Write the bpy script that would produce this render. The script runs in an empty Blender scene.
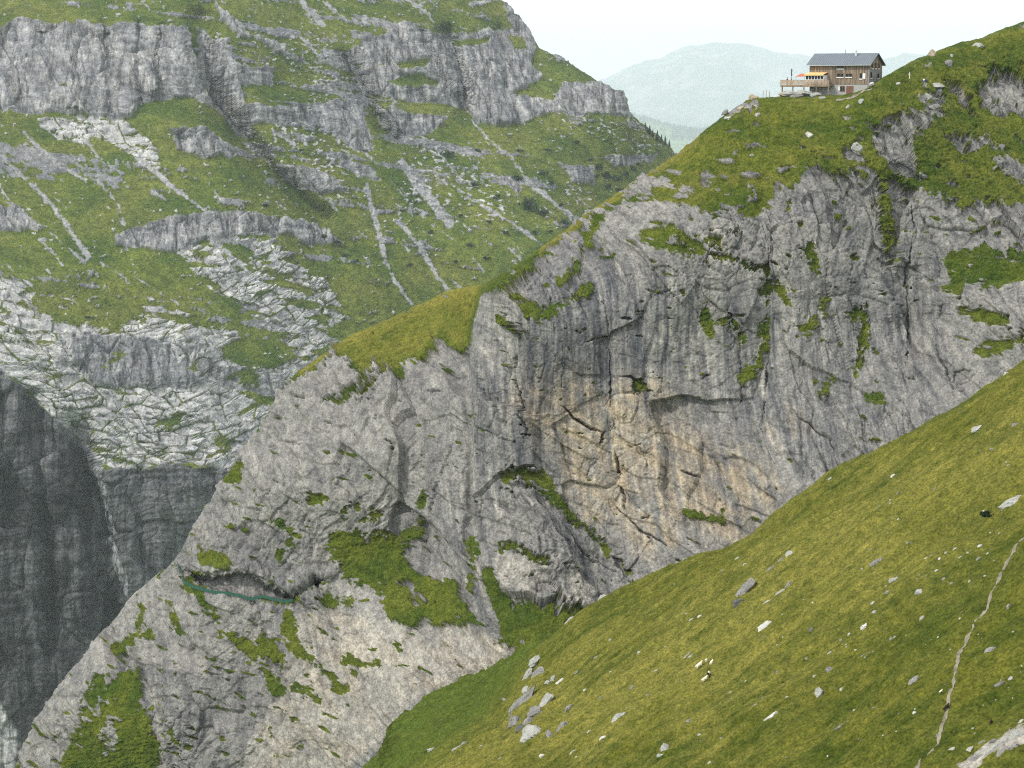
import bpy, bmesh, math, random
import numpy as np
from mathutils import Vector, Matrix

random.seed(7)
C = bpy.context.scene
COL = C.collection
R = math.radians

# ------------------------------------------------------------------ camera
F = 1911.0                      # focal length in pixels of the 1024 wide frame
HOR = 90.0                      # image row of the horizon
TH = math.atan((384 - HOR) / F)
ct, st = math.cos(TH), math.sin(TH)
cam_d = bpy.data.cameras.new('camera')
cam_d.sensor_width = 36.0
cam_d.lens = 36.0 * F / 1024.0
cam_d.clip_start = 1.0
cam_d.clip_end = 120000.0
cam = bpy.data.objects.new('camera', cam_d)
COL.objects.link(cam)
cam.location = (0, 0, 0)
cam.rotation_euler = (R(90) - TH, 0, 0)
C.camera = cam

# ------------------------------------------------------------------ light
SUN = Vector((-0.62, -0.36, 0.72)).normalized()
sun_el = math.asin(SUN.z)
sun_az = math.atan2(SUN.x, SUN.y)
wd = bpy.data.worlds.new('World')
C.world = wd
wd.use_nodes = True
nt = wd.node_tree
nt.nodes.clear()
sky = nt.nodes.new('ShaderNodeTexSky')
sky.sky_type = 'NISHITA'
sky.sun_disc = False
sky.sun_elevation = sun_el
sky.sun_rotation = sun_az
sky.altitude = 1800
sky.air_density = 1.0
sky.dust_density = 3.0
sky.ozone_density = 1.0
hs = nt.nodes.new('ShaderNodeHueSaturation')
hs.inputs['Saturation'].default_value = 0.38
hs.inputs['Value'].default_value = 1.0
# thin bright overcast veil over the whole sky
tc = nt.nodes.new('ShaderNodeTexCoord')
cl = nt.nodes.new('ShaderNodeTexNoise')
cl.inputs['Scale'].default_value = 2.2
cl.inputs['Detail'].default_value = 5
mpc = nt.nodes.new('ShaderNodeMapping')
mpc.inputs['Scale'].default_value = (1, 1, 3.5)
veil = nt.nodes.new('ShaderNodeMixRGB')
veil.blend_type = 'MIX'
veil.inputs[2].default_value = (10.9, 11.1, 11.3, 1)
rmp = nt.nodes.new('ShaderNodeMapRange')
rmp.inputs[1].default_value = 0.3
rmp.inputs[2].default_value = 0.7
rmp.inputs[3].default_value = 0.45
rmp.inputs[4].default_value = 0.8
bg = nt.nodes.new('ShaderNodeBackground')
bg.inputs['Strength'].default_value = 0.15
wo = nt.nodes.new('ShaderNodeOutputWorld')
L = nt.links.new
L(sky.outputs[0], hs.inputs['Color'])
L(tc.outputs['Generated'], mpc.inputs[0])
L(mpc.outputs[0], cl.inputs['Vector'])
L(cl.outputs[0], rmp.inputs[0])
L(rmp.outputs[0], veil.inputs[0])
L(hs.outputs[0], veil.inputs[1])
L(veil.outputs[0], bg.inputs['Color'])
L(bg.outputs[0], wo.inputs['Surface'])

sl = bpy.data.lights.new('sun', 'SUN')
sl.energy = 2.4
sl.angle = R(5)
sl.color = (1.0, 0.95, 0.86)
so = bpy.data.objects.new('sun', sl)
COL.objects.link(so)
so.rotation_euler = SUN.to_track_quat('Z', 'Y').to_euler()

C.view_settings.view_transform = 'Standard'
C.view_settings.look = 'None'
C.view_settings.gamma = 1.0
C.view_settings.exposure = 0.29
C.cycles.use_denoising = False
C.cycles.pixel_filter_type = 'BLACKMAN_HARRIS'
C.cycles.filter_width = 1.15
C.cycles.max_bounces = 4
C.cycles.diffuse_bounces = 2
C.cycles.glossy_bounces = 1
C.cycles.transmission_bounces = 2
C.cycles.volume_bounces = 2
C.cycles.transparent_max_bounces = 6
HAZE_DENSITY = 0.00004
HAZE_COLOR = (0.86, 0.94, 1.0, 1)

# ------------------------------------------------------------------ pixel <-> world
def unproject(u, v, Y):
    x = (u - 512.0) / F
    up = -(v - 384.0) / F
    dy = ct + st * up
    dz = -st + ct * up
    return x / dy * Y, Y, dz / dy * Y

def point(u, v, Y):
    return Vector(tuple(float(c) for c in unproject(u, v, Y)))

# ------------------------------------------------------------------ noise
def _hash(ix, iy, seed):
    h = (ix.astype(np.int64) * 374761393 + iy.astype(np.int64) * 668265263 + seed * 982451653) & 0xFFFFFFFF
    h = ((h ^ (h >> 13)) * 1274126177) & 0xFFFFFFFF
    h = h ^ (h >> 16)
    h = (h * 2246822519) & 0xFFFFFFFF
    return (h ^ (h >> 15)) & 0xFFFFFFFF

_ANG = np.linspace(0, 2 * np.pi, 257)[:256]
_GX, _GY = np.cos(_ANG).astype(np.float32), np.sin(_ANG).astype(np.float32)

def noise2(x, y, seed=0):
    xi, yi = np.floor(x), np.floor(y)
    fx, fy = (x - xi).astype(np.float32), (y - yi).astype(np.float32)
    xi, yi = xi.astype(np.int64), yi.astype(np.int64)
    sx = fx * fx * fx * (fx * (fx * 6 - 15) + 10)
    sy = fy * fy * fy * (fy * (fy * 6 - 15) + 10)
    def g(dx, dy):
        k = (_hash(xi + dx, yi + dy, seed) & 255)
        return _GX[k] * (fx - dx) + _GY[k] * (fy - dy)
    a, b, c, d = g(0, 0), g(1, 0), g(0, 1), g(1, 1)
    return ((a + (b - a) * sx) + ((c + (d - c) * sx) - (a + (b - a) * sx)) * sy) * 1.5

def fbm(x, y, octv=4, seed=0, gain=0.5, ridged=False):
    s = 0
    a = 1.0
    tot = 0
    for o in range(octv):
        n = noise2(x, y, seed + 17 * o)
        if ridged:
            n = 1 - 2 * np.abs(n)
        s = s + a * n
        tot += a
        a *= gain
        x, y = x * 2.03 + 5.1, y * 2.03 + 1.7
    return s / tot

def worley(x, y, seed=0, jit=0.9):
    """F1, F2-F1, per-cell randoms (3), offset from the cell's own point"""
    xi, yi = np.floor(x).astype(np.int64), np.floor(y).astype(np.int64)
    f1 = np.full(x.shape, 9.0, np.float32)
    f2 = np.full(x.shape, 9.0, np.float32)
    r = np.zeros(x.shape, np.int64)
    ox = np.zeros(x.shape, np.float32)
    oy = np.zeros(x.shape, np.float32)
    for dx in (-1, 0, 1):
        for dy in (-1, 0, 1):
            h = _hash(xi + dx, yi + dy, seed)
            px = xi + dx + 0.5 + ((h & 1023) / 1023.0 - 0.5) * jit
            py = yi + dy + 0.5 + (((h >> 10) & 1023) / 1023.0 - 0.5) * jit
            ex, ey = (x - px).astype(np.float32), (y - py).astype(np.float32)
            d = np.sqrt(ex * ex + ey * ey)
            near = d < f1
            f2 = np.where(near, f1, np.minimum(f2, d))
            f1 = np.where(near, d, f1)
            r = np.where(near, h, r)
            ox = np.where(near, ex, ox)
            oy = np.where(near, ey, oy)
    h2 = _hash(r, r >> 7, seed + 5)
    r1 = (h2 & 255) / 255.0 * 2 - 1
    r2 = ((h2 >> 8) & 255) / 255.0 * 2 - 1
    r3 = ((h2 >> 16) & 255) / 255.0 * 2 - 1
    return f1, f2 - f1, r1.astype(np.float32), r2.astype(np.float32), r3.astype(np.float32), ox, oy

def facets(x, y, seed=0, tilt=1.0, step=0.6, cell=False):
    f1, e, r1, r2, r3, ox, oy = worley(x, y, seed)
    if cell:
        return step * r3 + tilt * (ox * r1 + oy * r2), e, r2
    return step * r3 + tilt * (ox * r1 + oy * r2), e

def sstep(a, b, x):
    t = np.clip((x - a) / (b - a), 0, 1)
    return t * t * (3 - 2 * t)

def gblur(A, sig, axis):
    n = max(1, int(sig * 3))
    k = np.exp(-0.5 * (np.arange(-n, n + 1) / sig) ** 2)
    k /= k.sum()
    A = np.moveaxis(A, axis, -1)
    P = np.pad(A, [(0, 0)] * (A.ndim - 1) + [(n, n)], mode='edge')
    m = P.shape[-1]
    fs = 1 << int(math.ceil(math.log2(m + len(k))))
    out = np.fft.irfft(np.fft.rfft(P, fs) * np.fft.rfft(k, fs), fs)[..., 2 * n:2 * n + A.shape[-1]]
    return np.moveaxis(out, -1, axis)

def blur2(A, sig):
    return gblur(gblur(A, sig, 0), sig, 1)

# ------------------------------------------------------------------ traced outlines
def seg_dist(U, V, a, b):
    dx, dy = b[0] - a[0], b[1] - a[1]
    l2 = dx * dx + dy * dy + 1e-9
    t = np.clip(((U - a[0]) * dx + (V - a[1]) * dy) / l2, 0, 1)
    return np.hypot(U - a[0] - t * dx, V - a[1] - t * dy), t

def poly_sd(U, V, poly, M=40.0):
    """signed distance to a polygon, positive inside, clipped to +-M"""
    P = np.array(poly, float)
    out = np.full(U.shape, -M)
    sel = (U > P[:, 0].min() - M) & (U < P[:, 0].max() + M) & (V > P[:, 1].min() - M) & (V < P[:, 1].max() + M)
    if not sel.any():
        return out
    u, v = U[sel], V[sel]
    d = np.full(u.shape, 1e9)
    ins = np.zeros(u.shape, bool)
    for i in range(len(P)):
        a, b = P[i], P[(i + 1) % len(P)]
        d = np.minimum(d, seg_dist(u, v, a, b)[0])
        cond = (a[1] > v) != (b[1] > v)
        with np.errstate(divide='ignore', invalid='ignore'):
            xx = (b[0] - a[0]) * (v - a[1]) / (b[1] - a[1] + 1e-12) + a[0]
        ins ^= cond & (u < xx)
    out[sel] = np.clip(np.where(ins, d, -d), -M, M)
    return out

def polys_sd(U, V, polys, M=40.0):
    out = np.full(U.shape, -M)
    for p in polys:
        out = np.maximum(out, poly_sd(U, V, p, M))
    return out

def stroke_sd(U, V, line, w, w1=None, M=40.0):
    """half width w (growing to w1) minus the distance to a polyline"""
    w1 = w if w1 is None else w1
    P = np.array(line, float)
    out = np.full(U.shape, -M)
    sel = (U > P[:, 0].min() - M) & (U < P[:, 0].max() + M) & (V > P[:, 1].min() - M) & (V < P[:, 1].max() + M)
    if not sel.any():
        return out
    u, v = U[sel], V[sel]
    best = np.full(u.shape, -M)
    n = len(P) - 1
    for i in range(n):
        d, t = seg_dist(u, v, P[i], P[i + 1])
        best = np.maximum(best, w + (w1 - w) * ((i + t) / n) - d)
    out[sel] = np.maximum(best, -M)
    return out

def crack_field(U, V, line, w):
    P = np.array(line, float)
    out = np.zeros(U.shape)
    M = 14
    sel = (U > P[:, 0].min() - M) & (U < P[:, 0].max() + M) & (V > P[:, 1].min() - M) & (V < P[:, 1].max() + M)
    if not sel.any():
        return out
    u, v = U[sel], V[sel]
    n = len(P) - 1
    best = np.full(u.shape, 1e9)
    par = np.zeros(u.shape)
    for i in range(n):
        d, t = seg_dist(u, v, P[i], P[i + 1])
        k = d < best
        best = np.where(k, d, best)
        par = np.where(k, (i + t) / n, par)
    tap = np.clip(1 - np.abs(2 * par - 1) ** 2.5, 0, 1)
    out[sel] = np.exp(-(best / (w * (0.25 + 0.75 * tap))) ** 2) * tap
    return out

def strokes_sd(U, V, items, M=40.0):
    out = np.full(U.shape, -M)
    for it in items:
        out = np.maximum(out, stroke_sd(U, V, it[0], *it[1:], M=M))
    return out

def tps(ctrl, U, V):
    P = np.array(ctrl, float)
    x, y, z = P[:, 0] / 100, P[:, 1] / 100, P[:, 2]
    n = len(P)
    def k(r2):
        return 0.5 * r2 * np.log(r2 + 1e-12)
    K = k((x[:, None] - x) ** 2 + (y[:, None] - y) ** 2) + 0.02 * np.eye(n)
    A = np.zeros((n + 3, n + 3))
    A[:n, :n] = K
    A[:n, n] = 1; A[:n, n + 1] = x; A[:n, n + 2] = y
    A[n:, :n] = A[:n, n:].T
    s = np.linalg.solve(A, np.concatenate([z, [0, 0, 0]]))
    out = s[n] + s[n + 1] * U / 100 + s[n + 2] * V / 100
    for i in range(n):
        out = out + s[i] * k((U / 100 - x[i]) ** 2 + (V / 100 - y[i]) ** 2)
    return out

# ------------------------------------------------------------------ tagging, meshes
def tag(o, label=None, cat=None, group=None, kind=None):
    if label: o['label'] = label
    if cat: o['category'] = cat
    if group: o['group'] = group
    if kind: o['kind'] = kind
    return o

def empty(name, loc, label, cat, group=None, rz=0.0):
    o = bpy.data.objects.new(name, None)
    COL.objects.link(o)
    o.location = loc
    o.rotation_euler = (0, 0, rz)
    return tag(o, label, cat, group)

def link(name, me, m=None, parent=None):
    o = bpy.data.objects.new(name, me)
    COL.objects.link(o)
    if m is not None and not me.materials:
        me.materials.append(m)
    if parent is not None:
        o.parent = parent
    return o

def obj(name, bm, m=None, parent=None, smooth=False):
    me = bpy.data.meshes.new(name)
    bmesh.ops.recalc_face_normals(bm, faces=bm.faces)
    bm.to_mesh(me)
    bm.free()
    if smooth:
        me.polygons.foreach_set('use_smooth', [True] * len(me.polygons))
    return link(name, me, m, parent)

def np_mesh(name, verts, faces, m, attrs=None, smooth=True):
    """verts (n,3), faces (k,4) int arrays"""
    me = bpy.data.meshes.new(name)
    n, k = len(verts), len(faces)
    w = faces.shape[1]
    me.vertices.add(n)
    me.vertices.foreach_set('co', np.ascontiguousarray(verts, np.float32).ravel())
    me.loops.add(k * w)
    me.loops.foreach_set('vertex_index', np.ascontiguousarray(faces, np.int32).ravel())
    me.polygons.add(k)
    me.polygons.foreach_set('loop_start', np.arange(0, k * w, w, dtype=np.int32))
    me.polygons.foreach_set('loop_total', np.full(k, w, np.int32))
    me.update(calc_edges=True)
    me.polygons.foreach_set('use_smooth', np.full(k, smooth))
    for nm, arr in (attrs or {}).items():
        a = me.attributes.new(nm, 'FLOAT_COLOR', 'POINT')
        buf = np.ones((n, 4), np.float32)
        buf[:, :arr.shape[1]] = arr
        a.data.foreach_set('color', buf.ravel())
    if m is not None:
        me.materials.append(m)
    return me

# ------------------------------------------------------------------ landforms
class Landform:
    """A column grid: the crest (traced) at row 0, the foot at the last row, plus rows that fall away behind the crest."""
    def __init__(self, u0, u1, du, sil, bottom, dv, ctrl):
        S = np.array(sil, float)
        self.us = np.arange(u0, u1 + du * 0.5, du)
        s = np.interp(self.us, S[:, 0], S[:, 1])
        s = gblur(s, 2.2 / du, 0)
        b = np.maximum(bottom(self.us), s + 12)
        self.sil, self.bot = s, b
        n = int((b - s).max() / dv) + 2
        self.t = np.linspace(0, 1, n)
        self.U = np.repeat(self.us[None, :], n, 0)
        self.V = s[None, :] + (b - s)[None, :] * self.t[:, None]
        self.T = self.V - s[None, :]
        self.dv = (b - s)[None, :] / (n - 1)
        self.Y = tps(ctrl, self.U, self.V)

    def crest(self, amp, w):
        self.Y = self.Y + amp * np.exp(-self.T / w)

    def benches(self, angle_deg, sig, gain=1.0, side=1.0):
        """turn a map of slope angles into real steps (walls and ledges) around the smooth base"""
        ang = R(1) * np.clip(blur2(angle_deg, 1.2), 20, 86)
        dd = -self.Y / F * self.dv / np.tan(ang)
        dd = dd - blur2(dd, sig)
        # least squares surface whose fall along every column follows dd and which stays even from side to side
        p = 64
        S = np.pad(dd, p, mode='reflect')
        S = np.concatenate([S, -S[::-1]], 0)
        kv = 2 * np.pi * np.fft.fftfreq(S.shape[0])[:, None]
        ku = 2 * np.pi * np.fft.rfftfreq(S.shape[1])[None, :]
        den = kv ** 2 + side * ku ** 2 + (1.0 / sig) ** 2
        D = np.fft.irfft2(np.fft.rfft2(S) * (-1j * kv) / den, S.shape)
        self.Y = self.Y + gain * D[p:p + dd.shape[0], p:p + dd.shape[1]]

    def place(self):
        X, Y, Z = unproject(self.U, self.V, self.Y)
        self.P = np.stack([X, Y, Z], -1)
        return X, Y, Z

    def normals(self, sig=2.0):
        B = np.stack([blur2(self.P[..., i], sig) for i in range(3)], -1)
        gu = np.gradient(B, axis=1)
        gv = np.gradient(B, axis=0)
        N = np.cross(gv, gu)
        N /= np.linalg.norm(N, axis=-1, keepdims=True) + 1e-9
        flip = N[..., 1] > 0.35
        N[flip] *= -1
        return N

    def build(self, name, m, attrs, back=None):
        P = self.P
        n, k = P.shape[:2]
        A = {key: a for key, a in attrs.items()}
        if back is not None:
            rows = []
            for s_, drop in back:
                q = P[0].copy()
                q[:, 1] += s_
                q[:, 2] -= drop
                wob = fbm(q[:, 0] / (6 + s_ * 0.3), np.full(k, s_ * 0.13), 3, 77)
                q[:, 2] += wob * min(1.2, 0.05 * s_)
                q[:, 0] += 0.1 * s_ * q[:, 0] / q[:, 1]
                rows.append(q)
            rows = rows[::-1]
            P = np.concatenate([np.stack(rows), P], 0)
            A = {key: np.concatenate([np.repeat(a[:1], len(rows), 0), a], 0) for key, a in A.items()}
        N = P.shape[0]
        idx = np.arange(N * k).reshape(N, k)
        f = np.stack([idx[:-1, :-1], idx[1:, :-1], idx[1:, 1:], idx[:-1, 1:]], -1).reshape(-1, 4)
        me = np_mesh(name, P.reshape(-1, 3), f, m, {key: a.reshape(-1, a.shape[-1]) for key, a in A.items()})
        return tag(link(name, me), kind='structure')

    def at(self, u, v):
        """world point of the finished surface under a traced point"""
        i = (u - self.us[0]) / (self.us[1] - self.us[0])
        i = min(max(i, 0), len(self.us) - 1.001)
        s = np.interp(u, self.us, self.sil)
        b = np.interp(u, self.us, self.bot)
        j = (v - s) / (b - s) * (len(self.t) - 1)
        j = min(max(j, 0), len(self.t) - 1.001)
        i0, j0 = int(i), int(j)
        fi, fj = i - i0, j - j0
        P = self.P
        p = (P[j0, i0] * (1 - fi) + P[j0, i0 + 1] * fi) * (1 - fj) + (P[j0 + 1, i0] * (1 - fi) + P[j0 + 1, i0 + 1] * fi) * fj
        return Vector(p.tolist())

# ------------------------------------------------------------------ materials
def new_mat(name, rough=0.9):
    m = bpy.data.materials.new(name)
    m.use_nodes = True
    t = m.node_tree
    b = t.nodes['Principled BSDF']
    b.inputs['Roughness'].default_value = rough
    b.inputs['Specular IOR Level'].default_value = 0.25
    return m, t, b

class N:
    """tiny node helper"""
    def __init__(self, t):
        self.t = t
    def n(self, kind, **kw):
        x = self.t.nodes.new(kind)
        for k_, v_ in kw.items():
            setattr(x, k_, v_)
        return x
    def l(self, a, b):
        self.t.links.new(a, b)
    def noise(self, vec, scale, detail=4, rough=0.55, dist=0.0):
        x = self.n('ShaderNodeTexNoise')
        x.inputs['Scale'].default_value = scale
        x.inputs['Detail'].default_value = detail
        x.inputs['Roughness'].default_value = rough
        x.inputs['Distortion'].default_value = dist
        self.l(vec, x.inputs['Vector'])
        return x.outputs[0]
    def mapping(self, vec, scale=(1, 1, 1), rot=(0, 0, 0)):
        x = self.n('ShaderNodeMapping')
        x.inputs['Scale'].default_value = scale
        x.inputs['Rotation'].default_value = rot
        self.l(vec, x.inputs['Vector'])
        return x.outputs[0]
    def rng(self, val, a, b, c=0.0, d=1.0, smooth=False):
        x = self.n('ShaderNodeMapRange')
        if smooth: x.interpolation_type = 'SMOOTHSTEP'
        for i, q in enumerate((a, b, c, d)):
            x.inputs[i + 1].default_value = q
        self.l(val, x.inputs[0])
        return x.outputs[0]
    def math(self, op, a, b):
        x = self.n('ShaderNodeMath', operation=op)
        for i, q in enumerate((a, b)):
            if isinstance(q, (int, float)): x.inputs[i].default_value = q
            else: self.l(q, x.inputs[i])
        return x.outputs[0]
    def mix(self, fac, a, b, mode='MIX'):
        x = self.n('ShaderNodeMixRGB', blend_type=mode)
        for i, q in enumerate((fac, a, b)):
            if isinstance(q, (int, float)): x.inputs[i].default_value = q
            elif isinstance(q, tuple): x.inputs[i].default_value = (*q, 1)
            else: self.l(q, x.inputs[i])
        return x.outputs[0]

def terrain_mat(name, s, rockA, rockB, dark, warm, pale, grA, grB, grC, bump=0.25, streak=0.5, tuft=1.0, fresh=None):
    """s: size in metres of about two picture pixels; attributes Mask = (grass, warm, stain), Tone = (pale, dry grass, free)"""
    m, t, b = new_mat(name, 1.0)
    b.inputs['Specular IOR Level'].default_value = 0.04
    q = N(t)
    pos = q.n('ShaderNodeNewGeometry').outputs['Position']
    am = q.n('ShaderNodeAttribute'); am.attribute_name = 'Mask'
    at_ = q.n('ShaderNodeAttribute'); at_.attribute_name = 'Tone'
    sm = q.n('ShaderNodeSeparateColor'); q.l(am.outputs['Color'], sm.inputs[0])
    sn = q.n('ShaderNodeSeparateColor'); q.l(at_.outputs['Color'], sn.inputs[0])
    grass, warmk, stain_shade = sm.outputs[0], sm.outputs[1], sm.outputs[2]
    palek, dry_sunlit, strk = sn.outputs[0], sn.outputs[1], sn.outputs[2]
    n_big = q.noise(pos, 0.035 / s, 5, 0.6)
    n_mid = q.noise(pos, 0.22 / s, 5, 0.65)
    n_fine = q.noise(pos, 0.9 / s, 3, 0.6)
    vert = q.mapping(pos, (1, 0.12, 0.07))
    n_str = q.noise(vert, 0.28 / s, 4, 0.6, 0.4)
    # rock
    rock = q.mix(q.rng(n_big, 0.35, 0.65), rockA, rockB)
    rock = q.mix(palek, rock, pale)
    rock = q.mix(warmk, rock, warm)
    n_st2 = q.noise(q.mapping(pos, (1, 0.1, 0.035)), 0.7 / s, 3, 0.6, 0.3)
    k = q.math('MULTIPLY', stain_shade, q.rng(q.math('ADD', n_str, q.math('MULTIPLY', n_st2, 0.8)), 0.86, 1.02))
    rock = q.mix(q.math('MULTIPLY', k, 0.7), rock, dark)
    rock = q.mix(1.0, rock, q.mix(q.rng(n_mid, 0.3, 0.7), (0.6, 0.6, 0.62), (1.36, 1.35, 1.33)), 'MULTIPLY')
    rock = q.mix(1.0, rock, q.mix(q.rng(n_fine, 0.3, 0.7), (0.6, 0.6, 0.61), (1.4, 1.4, 1.39)), 'MULTIPLY')
    rock = q.mix(streak, rock, q.mix(q.rng(n_str, 0.35, 0.65), (0.74, 0.75, 0.78), (1.2, 1.18, 1.14)), 'MULTIPLY')
    rock = q.mix(q.math('MULTIPLY', streak, stain_shade), rock, q.mix(q.rng(n_st2, 0.35, 0.65), (0.72, 0.73, 0.77), (1.28, 1.26, 1.21)), 'MULTIPLY')
    rock = q.mix(1.0, rock, q.mix(strk, (0.5, 0.52, 0.58), (1.5, 1.47, 1.38)), 'MULTIPLY')
    # grass
    g = q.mix(q.rng(n_big, 0.4, 0.6), grA, grB)
    g = q.mix(dry_sunlit, g, grC)
    if fresh: g = q.mix(q.math('MULTIPLY', warmk, q.rng(n_big, 0.35, 0.6, 0.35, 1.0)), g, fresh)
    g = q.mix(1.0, g, q.mix(q.rng(n_mid, 0.3, 0.7), (0.55, 0.62, 0.55), (1.42, 1.34, 1.3)), 'MULTIPLY')
    g = q.mix(tuft, g, q.mix(q.rng(n_fine, 0.3, 0.7), (0.45, 0.52, 0.45), (1.6, 1.5, 1.4)), 'MULTIPLY')
    gm = q.rng(q.math('ADD', grass, q.rng(n_fine, 0.3, 0.7, -0.28, 0.28)), 0.4, 0.6, smooth=True)
    col = q.mix(gm, rock, g)
    q.l(col, b.inputs['Base Color'])
    bp = q.n('ShaderNodeBump')
    bp.inputs['Strength'].default_value = bump
    bp.inputs['Distance'].default_value = s
    q.l(q.math('ADD', n_fine, q.math('MULTIPLY', n_mid, 1.5)), bp.inputs['Height'])
    q.l(bp.outputs[0], b.inputs['Normal'])
    return m

def flat_mat(name, colr, rough=0.8, var=0.15, scale=3.0, metal=0.0, stretch=(1, 1, 1)):
    m, t, b = new_mat(name, rough)
    q = N(t)
    pos = q.n('ShaderNodeTexCoord').outputs['Object']
    n = q.noise(q.mapping(pos, stretch), scale, 5, 0.6)
    c = q.mix(1.0, colr, q.mix(q.rng(n, 0.3, 0.7), (1 - var,) * 3, (1 + var,) * 3), 'MULTIPLY')
    q.l(c, b.inputs['Base Color'])
    b.inputs['Metallic'].default_value = metal
    return m

MAT_CLIFF = terrain_mat('limestone_cliff', 0.4, (0.168, 0.165, 0.159), (0.216, 0.211, 0.200), (0.074, 0.080, 0.091),
                        (0.33, 0.265, 0.178), (0.335, 0.315, 0.275), (0.037, 0.062, 0.011), (0.073, 0.091, 0.015), (0.15, 0.14, 0.032), streak=0.34)
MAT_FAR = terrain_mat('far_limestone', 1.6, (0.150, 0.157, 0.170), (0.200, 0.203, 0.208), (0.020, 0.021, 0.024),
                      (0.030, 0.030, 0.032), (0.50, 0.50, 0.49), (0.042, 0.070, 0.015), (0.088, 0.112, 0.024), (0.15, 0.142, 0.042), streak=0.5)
MAT_MEADOW = terrain_mat('alpine_meadow', 0.3, (0.18, 0.17, 0.15), (0.25, 0.24, 0.21), (0.08, 0.08, 0.08),
                         (0.2, 0.14, 0.10), (0.36, 0.34, 0.31), (0.040, 0.057, 0.008), (0.073, 0.081, 0.012), (0.155, 0.146, 0.036), bump=0.5, fresh=(0.060, 0.088, 0.016))

# ================================================================== MAIN CLIFF
SIL_MAIN = [(-60, 850), (-20, 810), (15, 768), (25, 742), (40, 716), (70, 677), (100, 639), (130, 601), (160, 574), (185, 540), (200, 513), (215, 492),
            (238, 462), (262, 427), (282, 397), (300, 374), (322, 357), (345, 341), (372, 327), (400, 314), (445, 292), (470, 287), (486, 284), (490, 281),
            (520, 262), (545, 246), (575, 225), (600, 206), (630, 187), (665, 164), (700, 136), (724, 117), (740, 104), (752, 99), (780, 96), (800, 96), (838, 95), (848, 94), (858, 91), (866, 89),
            (874, 85), (880, 83), (888, 77), (904, 67), (920, 58), (932, 54), (945, 48), (960, 42), (985, 37), (1005, 29), (1024, 22), (1120, -12), (1190, -30)]
SIL_FORE = [(325, 812), (345, 786), (362, 767), (378, 751), (390, 728), (402, 712), (417, 703), (445, 686), (470, 675), (490, 667), (512, 656), (524, 649),
            (548, 637), (568, 625), (585, 614), (603, 604), (637, 584), (690, 558), (740, 534), (773, 509), (804, 493), (831, 473), (865, 455), (910, 435), (947, 411), (982, 385), (1024, 354), (1130, 290), (1300, 195)]
CTRL_MAIN = [(830, 98, 468), (870, 91, 463), (905, 80, 468), (1024, 22, 500), (960, 42, 490), (1120, -10, 505), (740, 103, 473), (665, 165, 475), (600, 205, 470), (545, 245, 462),
             (495, 290, 450), (665, 210, 449), (780, 200, 446), (900, 190, 444), (1024, 210, 442), (1120, 210, 440),
             (600, 350, 438), (700, 350, 434), (800, 350, 430), (910, 330, 436), (1000, 320, 422), (1120, 330, 412),
             (600, 600, 418), (600, 500, 430), (700, 530, 419), (800, 470, 414), (950, 430, 413), (1120, 450, 400),
             (445, 290, 496), (400, 315, 492), (345, 341, 488), (300, 375, 485), (440, 345, 466), (360, 385, 468),
             (262, 430, 480), (215, 492, 479), (185, 540, 476), (130, 601, 479), (40, 716, 478), (0, 790, 478),
             (400, 450, 447), (300, 480, 454), (300, 570, 446), (400, 550, 440), (230, 585, 454), (200, 680, 446), (100, 740, 452), (120, 690, 458),
             (480, 500, 434), (480, 400, 442), (530, 540, 422), (520, 640, 404), (560, 640, 402), (350, 640, 430), (430, 640, 415), (300, 760, 422), (380, 740, 408), (200, 850, 436), (600, 660, 400), (500, 720, 392)]
main = Landform(-60, 1180, 0.85, SIL_MAIN,
                lambda u: np.where(u < 347, 850.0, np.interp(u, [p[0] for p in SIL_FORE], [p[1] for p in SIL_FORE]) + 70), 0.85, CTRL_MAIN)
U, V = main.U, main.V

GRASS_MAIN = [
    [(596, 205), (665, 160), (740, 96), (780, 88), (880, 75), (920, 50), (1024, 10), (1125, -30), (1125, 212), (1024, 207), (985, 203), (960, 207), (930, 197), (905, 182), (888, 172),
     (872, 187), (855, 177), (842, 168), (830, 172), (815, 167), (800, 183), (790, 193), (775, 187), (770, 212), (745, 217), (735, 207), (720, 226), (690, 207), (665, 203), (640, 207), (612, 211)],
    [(540, 240), (600, 197), (604, 208), (560, 238), (525, 262), (500, 276), (484, 290), (484, 280)],
    [(636, 233), (665, 229), (700, 241), (735, 237), (722, 247), (692, 259), (665, 251), (645, 247)],
    [(945, 255), (965, 248), (1000, 245), (1024, 250), (1125, 255), (1125, 290), (1024, 284), (990, 290), (972, 288), (960, 294), (940, 290), (953, 277)],
    [(787, 322), (807, 325), (818, 305), (826, 298), (821, 318), (811, 339), (794, 330)],
    [(840, 318), (848, 306), (864, 308), (864, 323), (852, 322)],
    [(296, 368), (345, 332), (400, 306), (445, 284), (487, 276), (479, 300), (473, 320), (470, 345), (460, 350), (450, 345), (441, 336), (426, 350), (405, 364), (390, 382), (381, 376), (374, 386), (365, 381), (350, 365), (331, 364), (318, 374), (302, 386)],
    [(503, 478), (520, 467), (540, 468), (551, 480), (561, 500), (570, 513), (555, 510), (546, 497), (530, 492), (510, 489)],
    [(333, 535), (360, 532), (403, 537), (407, 555), (414, 572), (440, 581), (456, 578), (462, 600), (480, 613), (492, 630), (480, 628), (455, 620), (410, 626), (389, 616), (384, 601), (361, 585), (342, 577), (332, 560)],
    [(506, 600), (520, 606), (555, 600), (566, 615), (600, 622), (600, 670), (560, 660), (520, 646), (498, 646), (494, 630), (508, 620)],
    [(91, 690), (113, 674), (138, 672), (150, 707), (156, 740), (152, 790), (60, 790), (72, 744), (82, 722)],
    [(440, 700), (520, 650), (620, 640), (620, 720), (450, 760)],
]
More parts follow.
